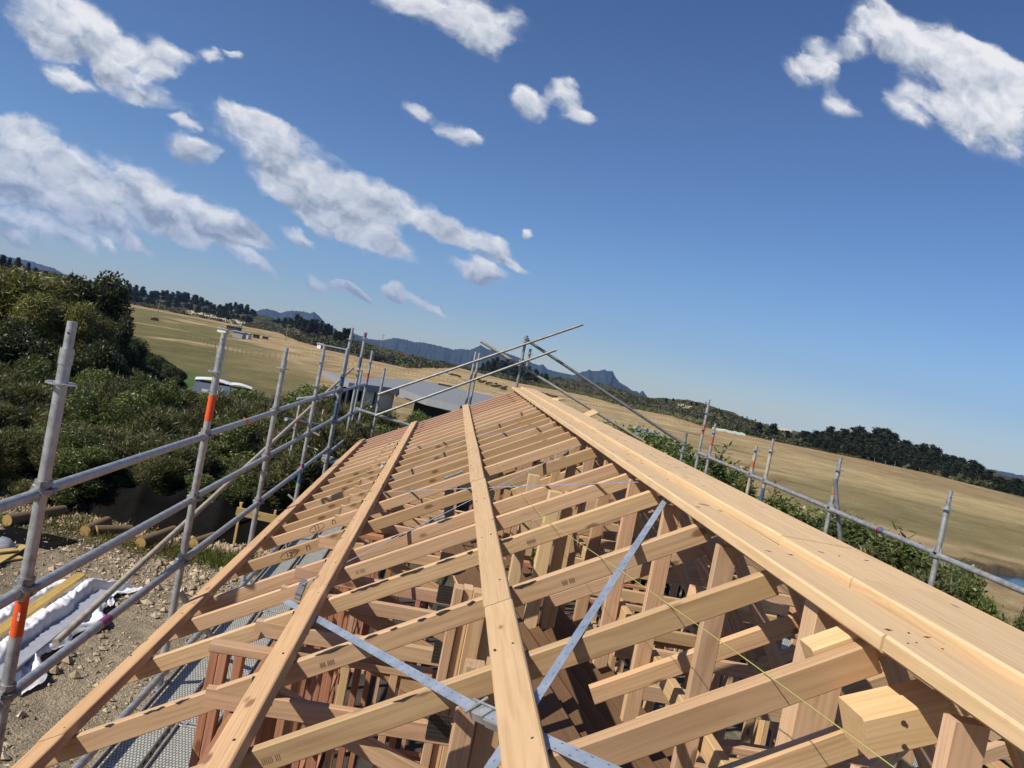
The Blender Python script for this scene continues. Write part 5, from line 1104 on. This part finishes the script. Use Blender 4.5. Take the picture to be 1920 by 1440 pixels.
for k, (px, py, h) in enumerate(((296, 586, 9), (428, 600, 8), (535, 640, 7), (712, 664, 10))):
    p = hit(px, py, 60); t = thing('power_pole', 'thin power pole ' + ('at the left end of the green paddock', 'above the farm cluster', 'right of the farm cluster', 'with a crossarm behind the tall scaffold posts')[k], 'power pole', p); m = MB(); m.tube(p - Vector((0, 0, .5)), p + Vector((0, 0, h)), .16, 6, .11); m.build('pole', M_BARKG, t)
    m = MB(); m.board(p + Vector((-1.1, 0, h - .5)), p + Vector((1.1, 0, h - .5)), .12, .14); m.build('crossarm', M_BARKG, t)
p = hit(232 + 58, 601, 60); m = MB(); m.box(p + Vector((0, 0, .35)), (2.2, 1.1, .6), Matrix.Rotation(.2, 3, 'Z')); m.box(p + Vector((.2, 0, .75)), (1.1, 1.0, .4), Matrix.Rotation(.2, 3, 'Z')); single('parked_vehicle', 'small dark vehicle standing in the green paddock at left', 'vehicle', m, plain('dark_red_paint', (.06, .02, .015), .4), p)

# ================================================================== light, air and sky
SUN = Vector((-.645, -.37, .665)).normalized(); EL = math.asin(SUN.z)
sl = bpy.data.lights.new('sun', 'SUN'); sl.energy = 5.0; sl.angle = R_(.53); sl.color = (1.0, .93, .80); so = bpy.data.objects.new('sun', sl); COL.objects.link(so); so.rotation_euler = SUN.to_track_quat('Z', 'Y').to_euler(); so.location = (-20, -10, 30)
HAZE = True
if HAZE:
    bpy.ops.mesh.primitive_cube_add(size=1, location=(0, 3200, 190)); hz = bpy.context.object; hz.name = 'haze'; hz.scale = (20000, 12800, 780); hz.data.materials.clear()
    hm = bpy.data.materials.new('haze'); hm.use_nodes = True; nt = hm.node_tree; nt.nodes.remove(nt.nodes['Principled BSDF']); pv = nt.nodes.new('ShaderNodeVolumePrincipled'); pv.inputs['Color'].default_value = (.30, .52, 1.0, 1); pv.inputs['Density'].default_value = 6.0e-5; pv.inputs['Anisotropy'].default_value = .1
    nt.links.new(pv.outputs[0], nt.nodes['Material Output'].inputs['Volume']); hz.data.materials.append(hm); tag(hz, 'thin blue air between here and the mountains', 'haze', None, 'stuff')

w = bpy.data.worlds.new('World'); SC.world = w; w.use_nodes = True; w.cycles.sampling_method = 'NONE'
N_ = w.node_tree.nodes; L_ = w.node_tree.links; N_.clear()
def nd(t, **k):
    n = N_.new(t)
    for a, b in k.items(): setattr(n, a, b)
    return n
def ma(op, a, b=0.0, c=0.0, cl=False):
    n = nd('ShaderNodeMath', operation=op, use_clamp=cl)
    for i, v in enumerate((a, b, c)):
        if isinstance(v, bpy.types.NodeSocket): L_.new(v, n.inputs[i])
        else: n.inputs[i].default_value = v
    return n.outputs[0]
def vm(op, a, b=(0, 0, 0), c=(0, 0, 0)):
    n = nd('ShaderNodeVectorMath', operation=op)
    for i, v in enumerate((a, b, c)):
        if isinstance(v, bpy.types.NodeSocket): L_.new(v, n.inputs[i])
        elif i < len(n.inputs): n.inputs[i].default_value = v
    return n.outputs['Value'] if op == 'DOT_PRODUCT' else n.outputs[0]
geo = nd('ShaderNodeTexCoord').outputs['Generated']
sep = nd('ShaderNodeSeparateXYZ'); L_.new(geo, sep.inputs[0]); dx, dyy, dz = sep.outputs
sky = nd('ShaderNodeTexSky', sky_type='NISHITA', sun_disc=False, sun_elevation=EL, sun_rotation=math.atan2(SUN.x, SUN.y), altitude=50, air_density=1.0, dust_density=.1, ozone_density=1.6)
cb = nd('ShaderNodeCombineXYZ'); L_.new(dx, cb.inputs[0]); L_.new(dyy, cb.inputs[1]); L_.new(ma('MAXIMUM', ma('ADD', dz, .012), .012), cb.inputs[2]); L_.new(cb.outputs[0], sky.inputs[0])
ti_ = nd('ShaderNodeValToRGB'); L_.new(dz, ti_.inputs[0]); e = ti_.color_ramp.elements; e[0].position = 0; e[0].color = (.80, .93, 1.16, 1); e[1].position = .62; e[1].color = (.70, .75, .95, 1); k = e.new(.15); k.color = (.84, .92, 1.14, 1); k = e.new(.36); k.color = (.86, .88, 1.06, 1)
mu_ = nd('ShaderNodeMix', data_type='RGBA', blend_type='MULTIPLY'); mu_.inputs[0].default_value = 1.0; L_.new(sky.outputs[0], mu_.inputs[6]); L_.new(ti_.outputs[0], mu_.inputs[7])
hsv = nd('ShaderNodeHueSaturation'); hsv.inputs['Saturation'].default_value = 1.12; L_.new(mu_.outputs[2], hsv.inputs['Color'])
bg = nd('ShaderNodeBackground'); bg.inputs[1].default_value = .076; L_.new(hsv.outputs[0], bg.inputs[0])
# clouds: a sheet of cumulus described on the dome by direction (x/y, z/y)
CT = R_(-13.5); ct, st_ = math.cos(CT), math.sin(CT)
def uv(px, py):
    v = ray(px, py); u, q = v[0] / v[1], v[2] / v[1]; return u * ct + q * st_, -u * st_ + q * ct
iy = ma('DIVIDE', 1.0, ma('MAXIMUM', dyy, .05)); u = ma('MULTIPLY', dx, iy); q = ma('MULTIPLY', dz, iy)
U = ma('MULTIPLY_ADD', u, ct, ma('MULTIPLY', q, st_)); V = ma('MULTIPLY_ADD', q, ct, ma('MULTIPLY', u, -st_))
cuv = nd('ShaderNodeCombineXYZ'); L_.new(U, cuv.inputs[0]); L_.new(V, cuv.inputs[1]); cuv = cuv.outputs[0]
def wn(vec, sc, det, ro, di=0.0):
    n = nd('ShaderNodeTexNoise'); L_.new(vec, n.inputs['Vector']); n.inputs['Scale'].default_value = sc; n.inputs['Detail'].default_value = det; n.inputs['Roughness'].default_value = ro; n.inputs['Distortion'].default_value = di; return n
wp = wn(vm('MULTIPLY', cuv, (1, 1.5, 1)), 7.0, 3, .55).outputs['Color']
wp2 = wn(vm('MULTIPLY', cuv, (1, 1.4, 1)), 24.0, 4, .6).outputs['Color']
cw2 = vm('ADD', vm('ADD', cuv, vm('MULTIPLY', vm('SUBTRACT', wp, (.5, .5, .5)), (.075, .05, 0))), vm('MULTIPLY', vm('SUBTRACT', wp2, (.5, .5, .5)), (.034, .024, 0)))
BL = [(20, 10, 200, 62, 46), (10, 50, 130, 105, 22), (140, 60, 275, 120, 36), (260, 80, 362, 110, 25), (170, 118, 235, 138, 18), (80, 126, 185, 168, 14), (190, 140, 345, 195, 26), (280, 112, 330, 145, 11),
      (378, 80, 420, 115, 13), (428, 86, 458, 106, 5), (-30, 214, 108, 268, 15, .9), (-40, 288, 180, 312, 15, .9), (-60, 330, 300, 368, 30), (150, 330, 475, 408, 30), (-40, 366, 260, 398, 20, .9), (250, 385, 500, 436, 22), (60, 300, 160, 318, 13), (300, 430, 392, 450, 13), (-40, 405, 115, 428, 14), (90, 436, 175, 462, 12), (0, 436, 60, 448, 8), (210, 438, 290, 458, 10), (440, 440, 520, 456, 10, .9), (545, 437, 594, 457, 13),
      (180, 452, 232, 468, 5), (410, 197, 545, 250, 18), (370, 244, 655, 318, 26), (450, 330, 725, 382, 24), (490, 372, 765, 438, 21), (650, 352, 885, 448, 23), (790, 440, 985, 466, 17), (640, 440, 810, 496, 14), (860, 495, 960, 520, 8), (930, 482, 1000, 512, 11), (820, 493, 950, 527, 7), (315, 256, 382, 287, 20), (325, 222, 362, 236, 8),
      (575, 518, 620, 536, 12), (620, 534, 705, 557, 6), (735, 545, 766, 559, 13), (765, 566, 845, 588, 4), (430, 486, 520, 508, 7, .9), (905, 442, 962, 470, 17), (985, 440, 1000, 452, 8),
      (705, 2, 860, 32, 20), (800, 10, 985, 62, 37), (850, 50, 960, 80, 17), (780, 203, 826, 222, 10), (838, 232, 895, 274, 17), (958, 168, 1018, 200, 20), (1038, 165, 1078, 196, 18), (1062, 200, 1102, 238, 13),
      (1462, 122, 1540, 128, 20, .75), (1500, 112, 1580, 96, 16, .7), (1540, 120, 1572, 160, 16, .75), (1560, 96, 1625, 70, 18, .7), (1612, 20, 1690, 70, 46), (1640, 50, 1800, 96, 44), (1700, 96, 1830, 112, 20, .8), (1680, 150, 1700, 190, 30, .6), (1700, 165, 1960, 172, 46), (1720, 215, 1960, 245, 32), (1540, 200, 1620, 190, 14, .6), (1760, 130, 1960, 150, 26), (1660, 205, 1740, 225, 16, .6), (1605, 20, 1625, 30, 9, .7)]
acc = None
for (x0, y0, x1, y1, hw, *wt_) in BL:
    a = uv(x0, y0); b = uv(x1, y1); cx, cy = (a[0] + b[0]) / 2, (a[1] + b[1]) / 2; rx = abs(b[0] - a[0]) / 2 + hw * .55 / F; ry = hw * 1.25 / F + abs(b[1] - a[1]) * .25; rx *= 1.2; ry *= 1.1
    lo_ = (-cx / rx, -cy / ry, 0) if acc is None else vm('MULTIPLY_ADD', acc, (1e-9, 1e-9, 0), (-cx / rx, -cy / ry, 0)); p = vm('MULTIPLY_ADD', cw2, (1 / rx, 1 / ry, 0), lo_); g = nd('ShaderNodeTexGradient', gradient_type='SPHERICAL'); L_.new(p, g.inputs[0]); f = g.outputs['Fac'] if not wt_ else ma('MULTIPLY', g.outputs['Fac'], wt_[0])
    fv = nd('ShaderNodeCombineXYZ'); L_.new(f, fv.inputs[1]); L_.new(f, fv.inputs[2]); p1_ = vm('ADD', p, (0, 0, 1)); acc = vm('MULTIPLY', p1_, fv.outputs[0]) if acc is None else vm('MULTIPLY_ADD', p1_, fv.outputs[0], acc)
sy = nd('ShaderNodeSeparateXYZ'); L_.new(acc, sy.inputs[0]); ysum = sy.outputs[1]; fld = sy.outputs[2]
nz = vm('MULTIPLY', cw2, (1.0, 1.35, 1)); nA_ = wn(nz, 15.0, 9, .60, .1).outputs['Fac']; nL_ = wn(vm('MULTIPLY', cuv, (1.0, 2.6, 1)), 8.0, 4, .5).outputs['Fac']; nC_ = wn(vm('MULTIPLY', cw2, (1.0, 4.2, 1)), 6.0, 5, .6).outputs['Fac']
def puff(v):
    n = nd('ShaderNodeTexVoronoi', feature='SMOOTH_F1', voronoi_dimensions='2D', normalize=True); L_.new(v, n.inputs['Vector']); n.inputs['Scale'].default_value = 17.0; n.inputs['Detail'].default_value = 3.0; n.inputs['Roughness'].default_value = .55; n.inputs['Smoothness'].default_value = .35; n.inputs['Lacunarity'].default_value = 2.1
    return n.outputs['Distance']
pA = puff(nz); pB = puff(vm('ADD', nz, (-.006, .020, 0)))
relief = ma('SUBTRACT', pB, pA)                       # brighter where a puff faces up to the sun
ymean = ma('DIVIDE', ysum, ma('MAXIMUM', fld, .02)); fld = ma('MINIMUM', fld, 1.0); gate = ma('MULTIPLY', fld, 3.2, 0, True)
brk = ma('ADD', ma('MULTIPLY', ma('SUBTRACT', nA_, .5), 1.25), ma('ADD', ma('MULTIPLY', ma('SUBTRACT', nL_, .50), 1.7), ma('MULTIPLY', ma('SUBTRACT', .30, pA), .70)))
dens = ma('MULTIPLY_ADD', brk, gate, fld)
mr_ = nd('ShaderNodeMapRange', interpolation_type='SMOOTHSTEP'); L_.new(dens, mr_.inputs[0]); mr_.inputs[1].default_value = .07; mr_.inputs[2].default_value = .78
alpha = ma('MULTIPLY', mr_.outputs[0], ma('GREATER_THAN', dyy, .06)); alpha = ma('MULTIPLY', alpha, .97)
lowdeck = nd('ShaderNodeMapRange'); L_.new(q, lowdeck.inputs[0]); lowdeck.inputs[1].default_value = .50; lowdeck.inputs[2].default_value = .14
lit = ma('ADD', ma('MULTIPLY_ADD', relief, 1.5, .66), ma('MULTIPLY', ymean, .42))
lit = ma('SUBTRACT', lit, ma('MULTIPLY', ma('MULTIPLY_ADD', nC_, 2.2, -.82), ma('MULTIPLY_ADD', lowdeck.outputs[0], .55, .10)))
cr = nd('ShaderNodeValToRGB'); L_.new(lit, cr.inputs[0]); e = cr.color_ramp.elements; e[0].position = .05; e[0].color = (.30, .35, .43, 1); e[1].position = .88; e[1].color = (.90, .90, .91, 1); k = e.new(.45); k.color = (.60, .64, .71, 1)
bgc = nd('ShaderNodeBackground'); L_.new(cr.outputs[0], bgc.inputs[0]); bgc.inputs[1].default_value = .86
mx = nd('ShaderNodeMixShader'); L_.new(alpha, mx.inputs[0]); L_.new(bg.outputs[0], mx.inputs[1]); L_.new(bgc.outputs[0], mx.inputs[2]); wo = nd('ShaderNodeOutputWorld'); L_.new(mx.outputs[0], wo.inputs[0])

SC.view_settings.view_transform = 'Standard'; SC.view_settings.look = 'None'; SC.view_settings.gamma = 1; SC.view_settings.exposure = 0.22; SC.view_settings.use_curve_mapping = False
SC.cycles.max_bounces = 5; SC.cycles.diffuse_bounces = 3; SC.cycles.glossy_bounces = 2; SC.cycles.transmission_bounces = 2; SC.cycles.volume_bounces = 0; SC.cycles.transparent_max_bounces = 4
SC.cycles.use_denoising = True; SC.cycles.caustics_reflective = False; SC.cycles.caustics_refractive = False
SC.render.resolution_x = 1024; SC.render.resolution_y = 768
